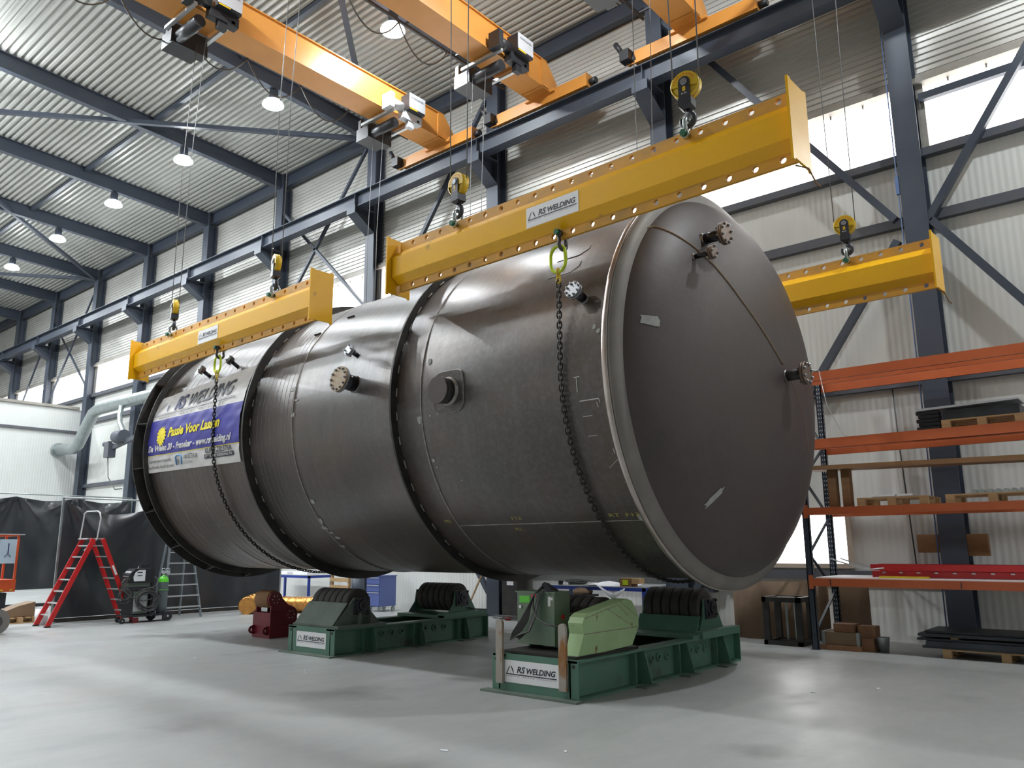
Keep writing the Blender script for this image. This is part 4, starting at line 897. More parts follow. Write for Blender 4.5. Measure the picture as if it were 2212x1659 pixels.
# maroon idler
t = thing('roller_stand', 'maroon roller stand with two wheels on the floor left of the farther roller bed', 'roller stand', (-13.6, 8.95, 0))
q = MB(); q.box(-14.0, -13.42, 8.82, 9.46, 0.0, 0.22); q.box(-14.0, -13.42, 8.82, 9.02, 0.22, 0.46); q.build('base', 'maroon', t)
q = MB()
for x in (-13.46, -13.94): q.prism([(8.84, 0.22), (9.44, 0.22), (9.42, 0.38), (9.32, 0.5), (9.14, 0.66), (8.99, 0.80), (8.86, 0.74), (8.84, 0.5)], lambda a, b: (x - 0.015, a, b), lambda a, b: (x + 0.015, a, b))
q.build('side_plate', 'maroon', t)
for y, z in ((8.93, 0.70), (9.28, 0.41)):
    q = MB(); q.lathe((-13.92, y, z), XA, [(0, 0.15), (0.02, 0.165), (0.40, 0.165), (0.42, 0.15)], 36); q.cyl((-13.92, y, z), (-13.50, y, z), 0.15, n=30); w = q.build('wheel', 'woodbrown', t)
    q = MB(); q.cyl((-13.50, y, z), (-13.44, y, z), 0.145, n=30); q.build('wheel_plate', 'maroon', w)
    q = MB()
    for i in range(6): a = i * PI / 3; q.cyl((-13.44, y + 0.07 * math.cos(a), z + 0.07 * math.sin(a)), (-13.43, y + 0.07 * math.cos(a), z + 0.07 * math.sin(a)), 0.010, n=8)
    q.build('bolt', 'alu', w)
q = MB(); q.box(-13.75, -13.55, 8.83, 8.835, 0.48, 0.55); q.build('type_plate', 'alu', t)
for x in (-13.94, -13.48):
    q = MB(); q.lathe((x - 0.01, 8.77, 0.14), XA, [(0, 0.07), (0.02, 0.07), (0.02, 0.03), (0, 0.03), (0, 0.07)], 20); q.box(x - 0.01, x + 0.01, 8.77, 8.83, 0.06, 0.22); q.build('lifting_eye', 'maroon', t)

# ================= PALLET RACK AND ITS CONTENTS =================
t = thing('pallet_rack', 'tall pallet rack with orange beams and dark blue uprights at the right edge', 'rack', (-4.95, 13.4, 0))
RY0, RY1, RX0, RX1 = 13.30, 14.40, -4.99, -1.15
for x in (RX0, RX1):
    for y in (RY0, RY1):
        q = MB()
        q.box(x, x + 0.10, y, y + 0.012, 0, 4.75); q.box(x, x + 0.012, y, y + 0.08, 0, 4.75); q.box(x + 0.088, x + 0.10, y, y + 0.08, 0, 4.75); q.box(x - 0.02, x + 0.12, y - 0.03, y + 0.1, 0, 0.01)
        up = q.build('upright', 'rackblue', t)
        if x == RX0:
            q = MB(); z = 0.2
            while z < 4.7:
                for dx in (0.03, 0.07): q.box(x + dx - 0.007, x + dx + 0.007, y - 0.0015, y, z - 0.012, z + 0.012)
                q.box(x + 0.1, x + 0.1015, y + 0.03, y + 0.045, z - 0.012, z + 0.012)
                z += 0.075
            q.build('slot_line', 'steel' if y == RY0 else 'hoistgrey', up)
    q = MB(); z = 0.25; k = 0
    while z < 4.3:
        a, b = (RY0 + 0.05, RY1 + 0.04) if k % 2 == 0 else (RY1 + 0.04, RY0 + 0.05)
        q.bar((x + 0.05, a, z), (x + 0.05, b, z + 0.62), 0.04, 0.025); z += 0.62; k += 1
    q.build('upright_bracing', 'rackblue', t)
for z, h in ((4.49, 0.19), (3.36, 0.19), (2.24, 0.15), (1.11, 0.15)):
    for y in (RY0 - 0.01, RY1 + 0.03):
        q = MB(); q.box(RX0 + 0.08, RX1 + 0.02, y, y + 0.045, z - h * 0.8, z); q.box(RX0 + 0.08, RX1 + 0.02, y + 0.02, y + 0.05, z - h * 0.8, z - 0.03)
        q.box(RX0 + 0.03, RX0 + 0.10, y - 0.006, y + 0.03, z - h * 1.1, z + 0.05)
        q.build('shelf_beam', 'rackorange', t)
for z in (4.44, 3.31):
    q = MB(); q.box(RX0 + 0.1, RX1, RY0 + 0.55, RY0 + 0.6, z - 0.06, z); q.build('shelf_beam', 'rackorange', t)
q = MB(); q.box(RX0 + 0.14, RX1, RY0 + 0.03, RY1 + 0.05, 1.112, 1.13); q.build('shelf_board', 'cloth', t)
q = MB()
for x in (-4.62, -2.75): q.box(x, x + 0.012, RY0 - 0.013, RY0 - 0.01, 1.0, 1.1)
q.build('load_mark', 'hookdark', t)
def pallet(label, x0, x1, y0, y1, z0, h=0.13):
    p = thing('wooden_pallet', label, 'pallet', ((x0 + x1) / 2, (y0 + y1) / 2, z0), 0)
    n = 5
    for i in range(n):
        y = y0 + (y1 - y0 - 0.1) * i / (n - 1); q = MB(); q.box(x0, x1, y, y + 0.1, z0 + h - 0.022, z0 + h); q.build('deck_board', 'wood', p)
    for i in range(3):
        x = x0 + (x1 - x0 - 0.12) * i / 2
        q = MB()
        for y in (y0, (y0 + y1) / 2 - 0.05, y1 - 0.1): q.box(x, x + 0.12, y, y + 0.1, z0 + 0.02, z0 + h - 0.022)
        q.build('block', 'wood', p); q = MB(); q.box(x, x + 0.12, y0, y1, z0, z0 + 0.02); q.build('bottom_board', 'wood', p)
    return p
pallet('pale wooden pallet under the dark sheets on the second highest rack shelf', -2.78, -1.7, 13.38, 14.2, 3.362)
pallet('pale wooden pallet on the third rack shelf, left of two, with white strips on it', -4.12, -3.08, 13.38, 14.2, 2.242)
pallet('pale wooden pallet on the third rack shelf, right of two, with notched strips on it', -2.84, -1.6, 13.38, 14.2, 2.242)
pallet('yellowish wooden pallet on the floor under the stack of dark plates at the right edge', -3.12, -1.5, 13.42, 14.25, 0.0)
def stack(label, cat, name, rows, m):
    for i, (x0, x1, y0, y1, z0, z1) in enumerate(rows):
        q = MB(); q.box(x0, x1, y0, y1, z0, z1); tag(q.build(name, m), label[i], cat, label[0].split(',')[0][:40] + ' group' if False else None)
rows = [(-3.38, -1.5, 13.40, 14.25, 0.135, 0.165), (-3.32, -1.45, 13.36, 14.2, 0.17, 0.235), (-3.45, -1.6, 13.42, 14.3, 0.24, 0.27), (-3.43, -1.7, 13.40, 14.28, 0.30, 0.34), (-3.35, -1.5, 13.5, 14.3, 0.345, 0.375)]
labs = ['lowest dark steel plate lying on the floor pallet at the right edge', 'thick dark slab, second from the bottom of the plate stack on the floor pallet', 'dark plate in the middle of the stack on the floor pallet', 'dark plate second from the top of the stack on the floor pallet', 'top dark plate of the stack on the floor pallet at the right edge']
for r, l in zip(rows, labs): q = MB(); q.box(*r); tag(q.build('steel_plate', 'platestack'), l, 'steel plate', 'dark plates stacked on the floor pallet')
q = MB(); q.box(-3.0, -2.9, 13.45, 14.2, 0.27, 0.30); q.box(-2.0, -1.9, 13.45, 14.2, 0.27, 0.30); tag(q.build('spacer_strip', 'wood'), 'wooden spacers between the dark plates on the floor pallet', 'spacer')
# dark profiles and plates on the second shelf
k = 0
for z in (3.37, 3.43, 3.49, 3.55, 3.61):
    q = MB(); q.box(-3.14 + 0.03 * (k % 2), -2.82, 13.45, 13.52, z, z + 0.05); q.box(-3.14 + 0.03 * (k % 2), -2.82, 13.60, 13.67, z, z + 0.05)
    tag(q.build('steel_profile', 'platestack'), 'dark steel profiles, %s layer from below, beside the sheets on the upper rack shelf' % ORD[k], 'steel profile', 'dark profiles on the second rack shelf'); k += 1
q = MB(); q.box(-2.76, -1.75, 13.42, 14.1, 3.50, 3.64); tag(q.build('sheet_bundle', 'platestack'), 'bundle of dark blue-grey sheets on the pallet on the second rack shelf', 'sheet bundle')
q = MB(); q.prism([(-3.12, 3.665), (-1.75, 3.70), (-1.75, 3.725), (-3.12, 3.70)], lambda a, b: (a, 13.40, b), lambda a, b: (a, 14.0, b)); tag(q.build('steel_sheet', 'hoistgrey'), 'pale grey sheet lying on top of the bundle on the second rack shelf', 'sheet')
q = MB(); q.box(-3.9, -3.55, 13.40, 13.5, 2.38, 2.41); q.box(-3.5, -3.3, 13.4, 13.5, 2.38, 2.41); tag(q.build('white_strip', 'white'), 'white strips lying on the left pallet on the third rack shelf', 'strip')
q = MB(); pts = []; x = -2.5
while x < -1.5: pts += [(x, 2.38), (x + 0.03, 2.43), (x + 0.06, 2.43), (x + 0.075, 2.38)]; x += 0.10
pts = [(-2.5, 2.372)] + pts[1:] + [(pts[-1][0], 2.372)]; q.prism(pts, lambda a, b: (a, 13.42, b), lambda a, b: (a, 13.7, b)); tag(q.build('notched_strip', 'galv'), 'grey notched strip on the right pallet on the third rack shelf', 'strip')
t = thing('timber_frame', 'long brown timber beam on two posts standing on the third rack shelf', 'timber', (-4.4, 13.5, 2.24))
q = MB(); q.prism([(-4.90, 2.86), (-1.2, 2.80), (-1.2, 2.88), (-4.90, 2.93)], lambda a, b: (a, 13.34, b), lambda a, b: (a, 13.78, b)); q.build('timber_beam', 'woodbrown', t)
for x in (-4.58, -4.36): q = MB(); q.box(x, x + 0.13, 13.45, 13.60, 2.242, 2.86); q.build('post', 'woodbrown', t)
# folded red ladder on the lowest shelf
t = thing('folded_ladder', 'red ladder lying folded on the lowest rack shelf with its handles to the left', 'ladder', (-3.5, 13.7, 1.13))
for y, z in ((13.55, 1.24), (13.62, 1.135), (13.95, 1.24), (14.02, 1.135)): q = MB(); q.box(-4.06, -1.2, y, y + 0.03, z, z + 0.095); q.build('rail', 'red', t)
q = MB(); x = -3.9
while x < -1.3: q.box(x, x + 0.05, 13.58, 14.0, 1.2, 1.22); x += 0.25
q.build('rung', 'alu', t)
for y in (13.53, 13.98): q = MB(); q.tube([(-3.85, y, 1.28), (-4.10, y, 1.25), (-4.55, y, 1.38), (-4.66, y, 1.42)], 0.012, 6); q.build('handle', 'alu', t)
q = MB(); q.box(-3.9, -3.2, 13.40, 13.52, 1.132, 1.16); tag(q.build('yellow_strip', 'sheave'), 'yellow strip lying in front of the folded red ladder', 'strip')
# wooden crates and bucket under the rack
t = thing('wooden_crate', 'grey wooden crate with metal corners on the floor at the left foot of the rack', 'crate', (-4.58, 13.6, 0))
q = MB(); q.box(-4.87, -4.30, 13.45, 13.85, 0.08, 0.27); q.build('crate_side', 'card', t)
q = MB(); q.box(-4.88, -4.83, 13.44, 13.86, 0.07, 0.28); q.box(-4.34, -4.29, 13.44, 13.86, 0.07, 0.28); q.build('metal_corner', 'galv', t)
for lab, b in (('flat brown board under the grey crate at the left foot of the rack', (-4.90, -4.27, 13.4, 13.9, 0.0, 0.075)), ('brown wooden block on top of the grey crate, left of two', (-4.70, -4.38, 13.50, 13.75, 0.275, 0.40)), ('brown wooden block on top of the grey crate, right of two', (-4.34, -4.08, 13.55, 13.8, 0.20, 0.38)), ('dark brown block standing between crate and bucket', (-4.28, -4.10, 13.5, 13.8, 0, 0.2))):
    q = MB(); q.box(*b); tag(q.build('wooden_block', 'brick'), lab, 'block')
t = thing('metal_bucket', 'small grey metal bucket on the floor right of the wooden crate', 'bucket', (-3.99, 13.6, 0))
q = MB(); q.lathe((-3.99, 13.6, 0), (0, 0, 1), [(0, 0), (0, 0.075), (0.22, 0.10), (0.225, 0.105), (0.22, 0.095), (0.02, 0.07), (0.02, 0)], 28); q.build('pail', 'galv', t)
q = MB(); q.tube([(-4.09, 13.6, 0.21)] + [(-3.99 - 0.1 * math.cos(a), 13.6 - 0.05 * math.sin(a), 0.21 - 0.04 * math.sin(a)) for a in [PI * i / 8 for i in range(9)]], 0.004, 5); q.build('handle', 'hookdark', t)
# steel frame stand, brown sheet roll and clutter between tank and rack
t = thing('steel_frame_stand', 'dark square steel frame stand on the floor left of the rack', 'frame', (-5.5, 13.7, 0))
for z0, z1 in ((0.0, 0.07), (0.70, 0.78)):
    q = MB(); q.box(-5.87, -5.22, 13.48, 13.54, z0, z1); q.box(-5.87, -5.22, 14.02, 14.08, z0, z1); q.box(-5.87, -5.80, 13.48, 14.08, z0, z1); q.box(-5.29, -5.22, 13.48, 14.08, z0, z1); q.box(-5.7, -5.4, 13.7, 13.76, z0, z1)
    q.build('frame_ring', 'ringdark', t)
for x in (-5.84, -5.28):
    for y in (13.50, 14.0): q = MB(); q.box(x - 0.03, x + 0.07, y, y + 0.07, 0.07, 0.7); q.build('frame_leg', 'ringdark', t)
for x in (-5.62, -5.47): q = MB(); q.box(x, x + 0.035, 13.86, 13.88, 0.07, 0.7); q.build('upright_flat', 'galv', t)
q = MB(); pts = [(-6.62 + 0.16 * math.cos(a), 14.35 + 0.14 * math.sin(a)) for a in [math.radians(d) for d in range(60, 300, 20)]]
pts = pts + [(-6.45, 14.15), (-6.2, 14.2), (-5.9, 14.32), (-5.4, 14.45), (-5.12, 14.6)]
q.add([(x, y, z) for z in (0.0, 1.0) for x, y in pts], [(i, i + 1, len(pts) + i + 1, len(pts) + i) for i in range(len(pts) - 1)], True)
o = q.build('cardboard_sheet', 'card'); sm_ = o.modifiers.new('t', 'SOLIDIFY'); sm_.thickness = 0.012; tag(o, 'large curled brown cardboard sheet standing behind the steel frame stand', 'cardboard')
q = MB(); q.box(-4.95, -4.45, 14.62, 14.65, 0, 0.95); tag(q.build('brown_board', 'card'), 'brown board standing behind the rack upright, above the crates', 'board')
q = MB(); rnd = random.Random(3)
for i in range(9): q.tube([(-7.35 + rnd.random() * .35, 13.95 + rnd.random() * .4, 0.03 + 0.03 * i + 0.01 * j * rnd.random()) for j in range(4)], 0.012, 5)
tag(q.build('cable_heap', 'cable'), 'heap of cables on the floor right of the nearer roller bed', 'cable')
q = MB(); rnd = random.Random(5)
q.lathe((-6.85, 14.0, 0), (0, 0, 1), [(0, 0), (0.0, 0.17), (0.08, 0.19), (0.16, 0.12), (0.2, 0.03), (0.2, 0)], 14)
q.v = [(x + rnd.uniform(-.02, .02), y + rnd.uniform(-.02, .02), max(0, z + rnd.uniform(-.02, .02))) for x, y, z in q.v]; tag(q.build('plastic_bag', 'cloth'), 'crumpled white bag on the floor right of the nearer roller bed', 'bag')

# ================= TABLES, CABINETS BEHIND THE TANK =================
def table(label, x0, x1, y0, y1, h):
    t = thing('workbench', label, 'workbench', ((x0 + x1) / 2, (y0 + y1) / 2, 0), 0, 'blue framed workbenches')
    q = MB(); q.box(x0, x1, y0, y1, h - 0.02, h); q.build('table_top', 'alu', t)
    q = MB()
    for b in ((x0, x1, y0, y0 + 0.05), (x0, x1, y1 - 0.05, y1), (x0, x0 + 0.05, y0, y1), (x1 - 0.05, x1, y0, y1)): q.box(*b, h - 0.09, h - 0.02)
    q.build('table_frame', 'blue', t)
    for x in (x0, x1 - 0.06):
        for y in (y0, y1 - 0.06): q = MB(); q.box(x, x + 0.06, y, y + 0.06, 0, h - 0.09); q.build('leg', 'blue', t)
    return t
table('blue framed workbench behind the nearer roller bed, covered with a white cloth', -10.98, -8.55, 14.10, 14.95, 0.84)
q = MB(); vs = []; N1, N2 = 14, 8
for j in range(N2 + 1):
    for i in range(N1 + 1):
        u, v = i / N1, j / N2; x = -9.95 + 0.95 * u; y = 14.8 - 0.72 * v; z = 0.86 + 0.02 * math.sin(u * 9) + 0.03 * math.sin(v * 7 + u * 3)
        if v > 0.9: y = 14.06; z = 0.86 - 0.30 * max(0, 1 - abs(u - 0.72) / 0.42)
        vs.append((x, y, z))
q.add(vs, [(j * (N1 + 1) + i, j * (N1 + 1) + i + 1, (j + 1) * (N1 + 1) + i + 1, (j + 1) * (N1 + 1) + i) for j in range(N2) for i in range(N1)], True)
o = q.build('white_cloth', 'cloth'); md = o.modifiers.new('t', 'SOLIDIFY'); md.thickness = 0.006; tag(o, 'white cloth lying over the front edge of the blue workbench', 'cloth')
q = MB(); rnd = random.Random(9)
for i in range(6): cx, cy = -10.25 + rnd.uniform(-.1, .1), 14.2 + rnd.uniform(-.1, .1); r = 0.14 + 0.03 * i * rnd.random(); q.tube([(cx + r * 1.3 * math.cos(a), cy + r * math.sin(a), 0.86 + 0.018 * i) for a in [2 * PI * k / 18 for k in range(18)]], 0.011, 5, closed=True)
tag(q.build('cable_bundle', 'cable'), 'coiled grey cables on the left part of the blue workbench', 'cable')
q = MB(); q.cyl((-10.62, 14.1, 0.84), (-10.62, 14.1, 0.90), 0.05, n=16); q.cyl((-10.62, 14.1, 0.90), (-10.62, 14.1, 0.93), 0.06, n=16); tag(q.build('tin', 'hookdark'), 'small dark tin on the left corner of the blue workbench', 'tin')
t = thing('tool_case', 'brown case with a lime patch on the right end of the blue workbench', 'case', (-8.95, 14.2, 0.84))
q = MB(); q.box(-9.12, -8.85, 14.1, 14.35, 0.84, 1.0); q.build('case_body', 'woodbrown', t)
q = MB(); q.box(-9.05, -8.92, 14.095, 14.1, 0.87, 0.97); q.build('lime_patch', 'lime', t)
q = MB(); q.box(-8.84, -8.66, 14.1, 14.3, 0.90, 1.0); q.build('open_flap', 'wood', t)
q = MB(); q.tube([(-9.14, 14.2, 0.86), (-9.2, 14.2, 0.92), (-9.17, 14.2, 1.0), (-9.12, 14.2, 0.98)], 0.008, 5); q.build('strap', 'hookdark', t)
t = thing('trestle', 'red trestle with a grey lump on top under the blue workbench', 'trestle', (-10.1, 14.1, 0))
q = MB(); q.box(-10.38, -9.78, 13.98, 14.3, 0.62, 0.66); q.build('trestle_top', 'hookdark', t)
for x in (-10.4, -10.2, -9.98, -9.78): q = MB(); q.bar((x, 14.0, 0), (x * 0.5 - 5.04, 14.05, 0.62), 0.06, 0.04); q.build('leg', 'red', t)
q = MB(); q.lathe((-10.08, 14.15, 0.66), (0, 0, 1), [(0, 0), (0, 0.2), (0.06, 0.22), (0.12, 0.15), (0.14, 0)], 14); q.build('lump', 'card', t)
table('blue framed workbench far behind, seen between the end of the tank and the maroon stand', -22.1, -19.7, 14.15, 15.0, 0.88)
q = MB(); q.box(-21.8, -21.0, 14.3, 14.8, 0.881, 0.95); q.box(-20.7, -20.0, 14.3, 14.7, 0.881, 0.97); tag(q.build('parts_tray', 'cloth'), 'pale trays lying on the far blue workbench', 'tray')
t = thing('drawer_cabinet', 'blue-grey drawer cabinet on casters against the far wall', 'cabinet', (-16.8, 14.4, 0))
q = MB(); q.box(-17.08, -16.55, 14.12, 14.68, 0.13, 0.90); q.build('cabinet_body', 'cabblue', t)
q = MB(); q.box(-17.1, -16.53, 14.10, 14.70, 0.90, 0.92); q.build('cabinet_top', 'cabblue', t)
for z0, z1 in ((0.15, 0.50), (0.515, 0.69), (0.705, 0.88)):
    q = MB(); q.box(-17.07, -16.56, 14.105, 14.12, z0, z1); d = q.build('drawer', 'cabblue', t); q = MB(); q.box(-17.05, -16.58, 14.095, 14.105, z1 - 0.03, z1 - 0.015); q.build('drawer_pull', 'hoistgrey', d)
for x in (-17.0, -16.63):
    for y in (14.18, 14.66): q = MB(); q.cyl((x - 0.015, y, 0.06), (x + 0.015, y, 0.06), 0.06, n=16); q.box(x - 0.02, x + 0.02, y - 0.02, y + 0.02, 0.08, 0.14); q.build('caster', 'galv', t)
t = thing('wooden_crate', 'pale slatted wooden crate behind the farther roller bed', 'crate', (-18.8, 14.6, 0))
for z in (0.3, 0.5, 0.7, 0.88): q = MB(); q.box(-19.25, -18.4, 14.55, 14.58, z, z + 0.1); q.build('slat', 'wood', t)
for x in (-19.25, -18.47): q = MB(); q.box(x, x + 0.07, 14.58, 14.64, 0, 1.0); q.build('crate_post', 'wood', t)
q = MB(); q.cyl((-18.05, 14.6, 0), (-18.05, 14.6, 0.95), 0.18, n=24); tag(q.build('steel_drum', 'steel'), 'narrow blue-grey drum between the pale crate and the drawer cabinet', 'drum')
q = MB(); q.bar((-13.95, 14.6, 0.0), (-13.35, 14.75, 1.25), 0.04, 0.03); tag(q.build('wooden_lath', 'wood'), 'pale wooden lath leaning by the steel column behind the farther roller bed', 'lath')
t = thing('wall_cabinet', 'dark grey tall cabinet beside the column behind the nearer roller bed', 'cabinet', (-12.5, 15.0, 0))
q = MB(); q.box(-12.86, -12.4, 14.75, 15.1, 0, 1.6); q.build('cabinet_body', 'ringdark', t)
q = MB(); q.box(-12.7, -12.5, 14.74, 14.75, 0.75, 1.15); q.build('paper', 'white', t)
q = MB(); rnd = random.Random(11)
for i in range(6): q.tube([(-12.6 + 0.25 * j + rnd.uniform(-.1, .1), 14.35 + rnd.uniform(-.15, .15), 0.02 + 0.015 * i) for j in range(5)], 0.012, 5)
tag(q.build('floor_cable', 'cable'), 'dark cables lying on the floor by the wall behind the two roller beds', 'cable')
q = MB(); q.cyl((-12.35, 14.3, 0.03), (-12.2, 14.3, 0.05), 0.04, n=12); tag(q.build('cable_plug', 'red'), 'red and white plug on the floor cables by the wall', 'plug')
t = thing('wall_box', 'blue-grey wall box above the far roller of the nearer bed', 'box', (-7.9, 15.2, 1.0))
q = MB(); q.box(-8.6, -7.55, 15.05, 15.28, 0.72, 1.3); q.build('box_body', 'steel', t); q = MB(); q.box(-7.4, -7.15, 15.1, 15.28, 0.85, 1.05); q.build('red_box', 'woodbrown', t)

# ================= LEFT SIDE =================
def curtain(label, x, ys, h, folds, seed, z0=0.10, sag=0.25):
    t = thing('welding_curtain', label, 'welding curtain', (x, (ys[0] + ys[-1]) / 2, 0), 0)
    q = MB(); nu = 110; nv = 40; vs = []; rnd = random.Random(seed); y0, y1 = ys[0], ys[-1]
    for j in range(nv + 1):
        for i in range(nu + 1):
            u = i / nu; v = j / nv; y = y0 + (y1 - y0) * u
            k = 0
            while k < len(ys) - 2 and y > ys[k + 1]: k += 1
            w = (y - ys[k]) / (ys[k + 1] - ys[k]); sg = sag * 4 * w * (1 - w) * (ys[k + 1] - ys[k]) / 2
            top = h - 0.08 - sg; z = z0 + (top - z0) * v
            d = 0.06 * math.sin(u * folds * 6.28 + 2 * v) * (0.4 + 0.6 * v) + 0.16 * math.sin((v * 2.2 + 4 * w * (1 - w)) * 3.0) * v * 4 * w * (1 - w) + 0.035 * math.sin(u * folds * 17 + v * 5 * math.cos(w * 3)) * v
            for yk in ys: d += 0.055 * math.sin(math.atan2(y - yk, h - z + 0.01) * 11) * math.exp(-math.hypot(y - yk, h - z) / 1.4)
            vs.append((x + d, y, z))
    q.add(vs, [(j * (nu + 1) + i, j * (nu + 1) + i + 1, (j + 1) * (nu + 1) + i + 1, (j + 1) * (nu + 1) + i) for j in range(nv) for i in range(nu)], True)
    q.build('curtain_sheet', 'curtain', t)
    q = MB(); q.cyl((x, y0 - 0.02, h), (x, y1 + 0.02, h), 0.02, n=10); q.build('top_rail', 'galv', t)
    for y in (y0 - 0.02, y1 + 0.02): q = MB(); q.box(x - 0.022, x + 0.022, y - 0.022, y + 0.022, 0, h); q.box(x - 0.2, x + 0.2, y - 0.03, y + 0.03, 0, 0.03); q.build('post', 'galv', t)
    q = MB(); q.box(x - 0.03, x + 0.03, y0, y1, 0.0, 0.09); q.build('bottom_rail', 'ringdark', t)
    return t
curtain('black welding curtain on a frame behind the red step ladder and the welding cart', -20.35, (7.62, 9.9, 13.6), 2.85, 3, 1)
curtain('black welding curtain farther back at the left edge, behind the orange lift', -26.6, (5.9, 8.6, 10.3, 12.0), 3.28, 4, 2, z0=0.5, sag=0.12)
# red step ladder
t = thing('step_ladder', 'red step ladder with white treads and an aluminium grab rail', 'ladder', (-19.5, 7.9, 0))
LX0, LX1 = -19.82, -19.18
def lerp(a, b, u): return tuple(a[i] + (b[i] - a[i]) * u for i in range(len(a)))
F0, F1 = (7.10, 0.0), (7.90, 1.88); B0, B1 = (8.92, 0.0), (8.10, 1.88)
for x, ins in ((LX0, 0.0), (LX1, 0.0)):
    q = MB(); q.bar((x, F0[0], 0.02), (x * 0.93 + -19.5 * 0.07, F1[0], 1.88), 0.035, 0.10, (0, 1, 0)); q.build('front_rail', 'red', t)
    q = MB(); q.bar((x, B0[0], 0.02), (x * 0.93 + -19.5 * 0.07, B1[0], 1.88), 0.035, 0.09, (0, 1, 0)); q.build('rear_rail', 'red', t)
    for y in (F0[0], B0[0]): q = MB(); q.box(x - 0.03, x + 0.03, y - 0.06, y + 0.06, 0, 0.03); q.build('foot', 'black', t)
for i in range(1, 8):
    u = i / 7.6; y, z = lerp(F0, F1, u); q = MB(); q.box(LX0 + 0.02, LX1 - 0.02, y - 0.04, y + 0.06, z - 0.015, z + 0.01); q.build('tread', 'alu', t)
    y, z = lerp(B0, B1, u); q = MB(); q.box(LX0 + 0.02, LX1 - 0.02, y - 0.05, y + 0.03, z - 0.015, z + 0.01); q.build('tread', 'alu', t)
q = MB(); q.box(-19.76, -19.24, 7.78, 8.14, 1.87, 1.90); q.build('platform', 'alu', t)
q = MB(); q.tube([(-19.22, 7.72, 1.62), (-19.22, 7.98, 1.88), (-19.22, 8.02, 2.35), (-19.25, 8.0, 2.47), (-19.32, 7.98, 2.51), (-19.66, 7.88, 2.51), (-19.74, 7.86, 2.46), (-19.76, 7.86, 2.3), (-19.76, 7.82, 1.88)], 0.017, 8); q.build('grab_rail', 'alu', t)
q = MB(); q.box(LX1 + 0.0, LX1 + 0.02, 8.40, 8.46, 1.05, 1.30) if False else q.bar((LX1 + 0.01, 8.36, 1.28), (LX1 + 0.01, 8.46, 1.07), 0.045, 0.02, (1, 0, 0)); q.build('white_label', 'white', t)
# grey step ladder
t = thing('step_ladder', 'tall grey aluminium step ladder right of the gas bottle, half hidden by the tank', 'ladder', (-19.4, 10.2, 0))
for y0, y1 in ((9.62, 9.86), (10.58, 10.30)):
    q = MB(); q.bar((-19.1, y0, 0), (-19.5, y1, 2.3), 0.03, 0.07, (1, 0, 0)); q.build('front_rail', 'greyladder', t)
    q = MB(); q.bar((-19.95, y0 + (0.12 if y0 < 10 else -0.12), 0), (-19.55, y1, 2.3), 0.03, 0.06, (1, 0, 0)); q.build('rear_rail', 'greyladder', t)
for i in range(1, 9):
    u = i * 0.26 / 2.3; x = -19.1 - 0.4 * u; q = MB(); q.box(x - 0.03, x + 0.05, 9.62 + 0.24 * u, 10.58 - 0.28 * u, i * 0.26 - 0.015, i * 0.26 + 0.015); q.build('tread', 'alu', t)
# welding cart with machine, cables, gas bottle
t = thing('welding_cart', 'welding machine on a wheeled cart with coiled hoses in front of the black curtain', 'welding machine', (-19.0, 9.0, 0))
q = MB(); q.box(-19.2, -18.75, 8.55, 9.35, 0.14, 0.18); q.box(-19.2, -18.75, 8.66, 8.70, 0.18, 0.75); q.box(-19.2, -18.75, 8.55, 9.1, 0.75, 0.80); q.box(-19.15, -18.8, 9.12, 9.18, 0.18, 0.9); q.build('cart_frame', 'hookdark', t)
q = MB(); q.box(-19.15, -18.76, 8.70, 9.05, 0.2, 0.7); q.build('cooler_unit', 'greengrey', t)
q = MB(); q.box(-18.765, -18.75, 8.85, 9.02, 0.25, 0.6); q.box(-18.765, -18.75, 8.72, 8.84, 0.25, 0.6); q.build('cooler_panel', 'hoistgrey', t)
q = MB(); q.prism([(8.56, 0.88), (9.16, 0.88), (9.18, 1.15), (9.10, 1.20), (8.72, 1.20), (8.60, 1.08)], lambda a, b: (-19.15, a, b), lambda a, b: (-18.78, a, b)); mc = q.build('welding_machine', 'black', t)
q = MB(); q.prism([(8.70, 0.92), (8.95, 0.92), (8.95, 1.17), (8.80, 1.17), (8.72, 1.12), (8.68, 1.02)], lambda a, b: (-18.785, a, b), lambda a, b: (-18.77, a, b)); sp = q.build('side_panel', 'cloth', mc)
q = MB(); q.bar((-18.97, 8.595, 1.03), (-18.97, 8.66, 1.15), 0.28, 0.015, (0, -1, 0.6)); q.build('control_panel', 'hoistgrey', mc)
q = MB(); q.box(-18.768, -18.765, 8.76, 8.88, 1.11, 1.13); q.box(-18.768, -18.765, 8.77, 8.88, 1.04, 1.055); q.build('lettering', 'ink', sp)
q = MB(); q.tube([(-18.95, 8.85, 1.20), (-18.95, 8.88, 1.26), (-18.95, 9.05, 1.27), (-18.95, 9.1, 1.21)], 0.02, 6); q.build('carry_handle', 'hoistgrey', mc)
q = MB(); q.box(-18.98, -18.8, 8.86, 9.06, 1.22, 1.30); q.build('face_shield', 'hookdark', mc)
q = MB(); q.box(-19.1, -18.8, 8.6, 9.1, 0.80, 0.88); q.build('wire_feeder_shelf', 'greengrey', t)
rnd = random.Random(21); q = MB()
for i in range(9):
    cy, cz, r = 9.0 + rnd.uniform(-.05, .05), 0.52 + rnd.uniform(-.06, .06), 0.17 + 0.06 * rnd.random(); q.tube([(-18.72 + 0.008 * i, cy + 1.15 * r * math.cos(a), cz + r * math.sin(a)) for a in [2 * PI * k / 24 for k in range(24)]], 0.011, 6, closed=True)
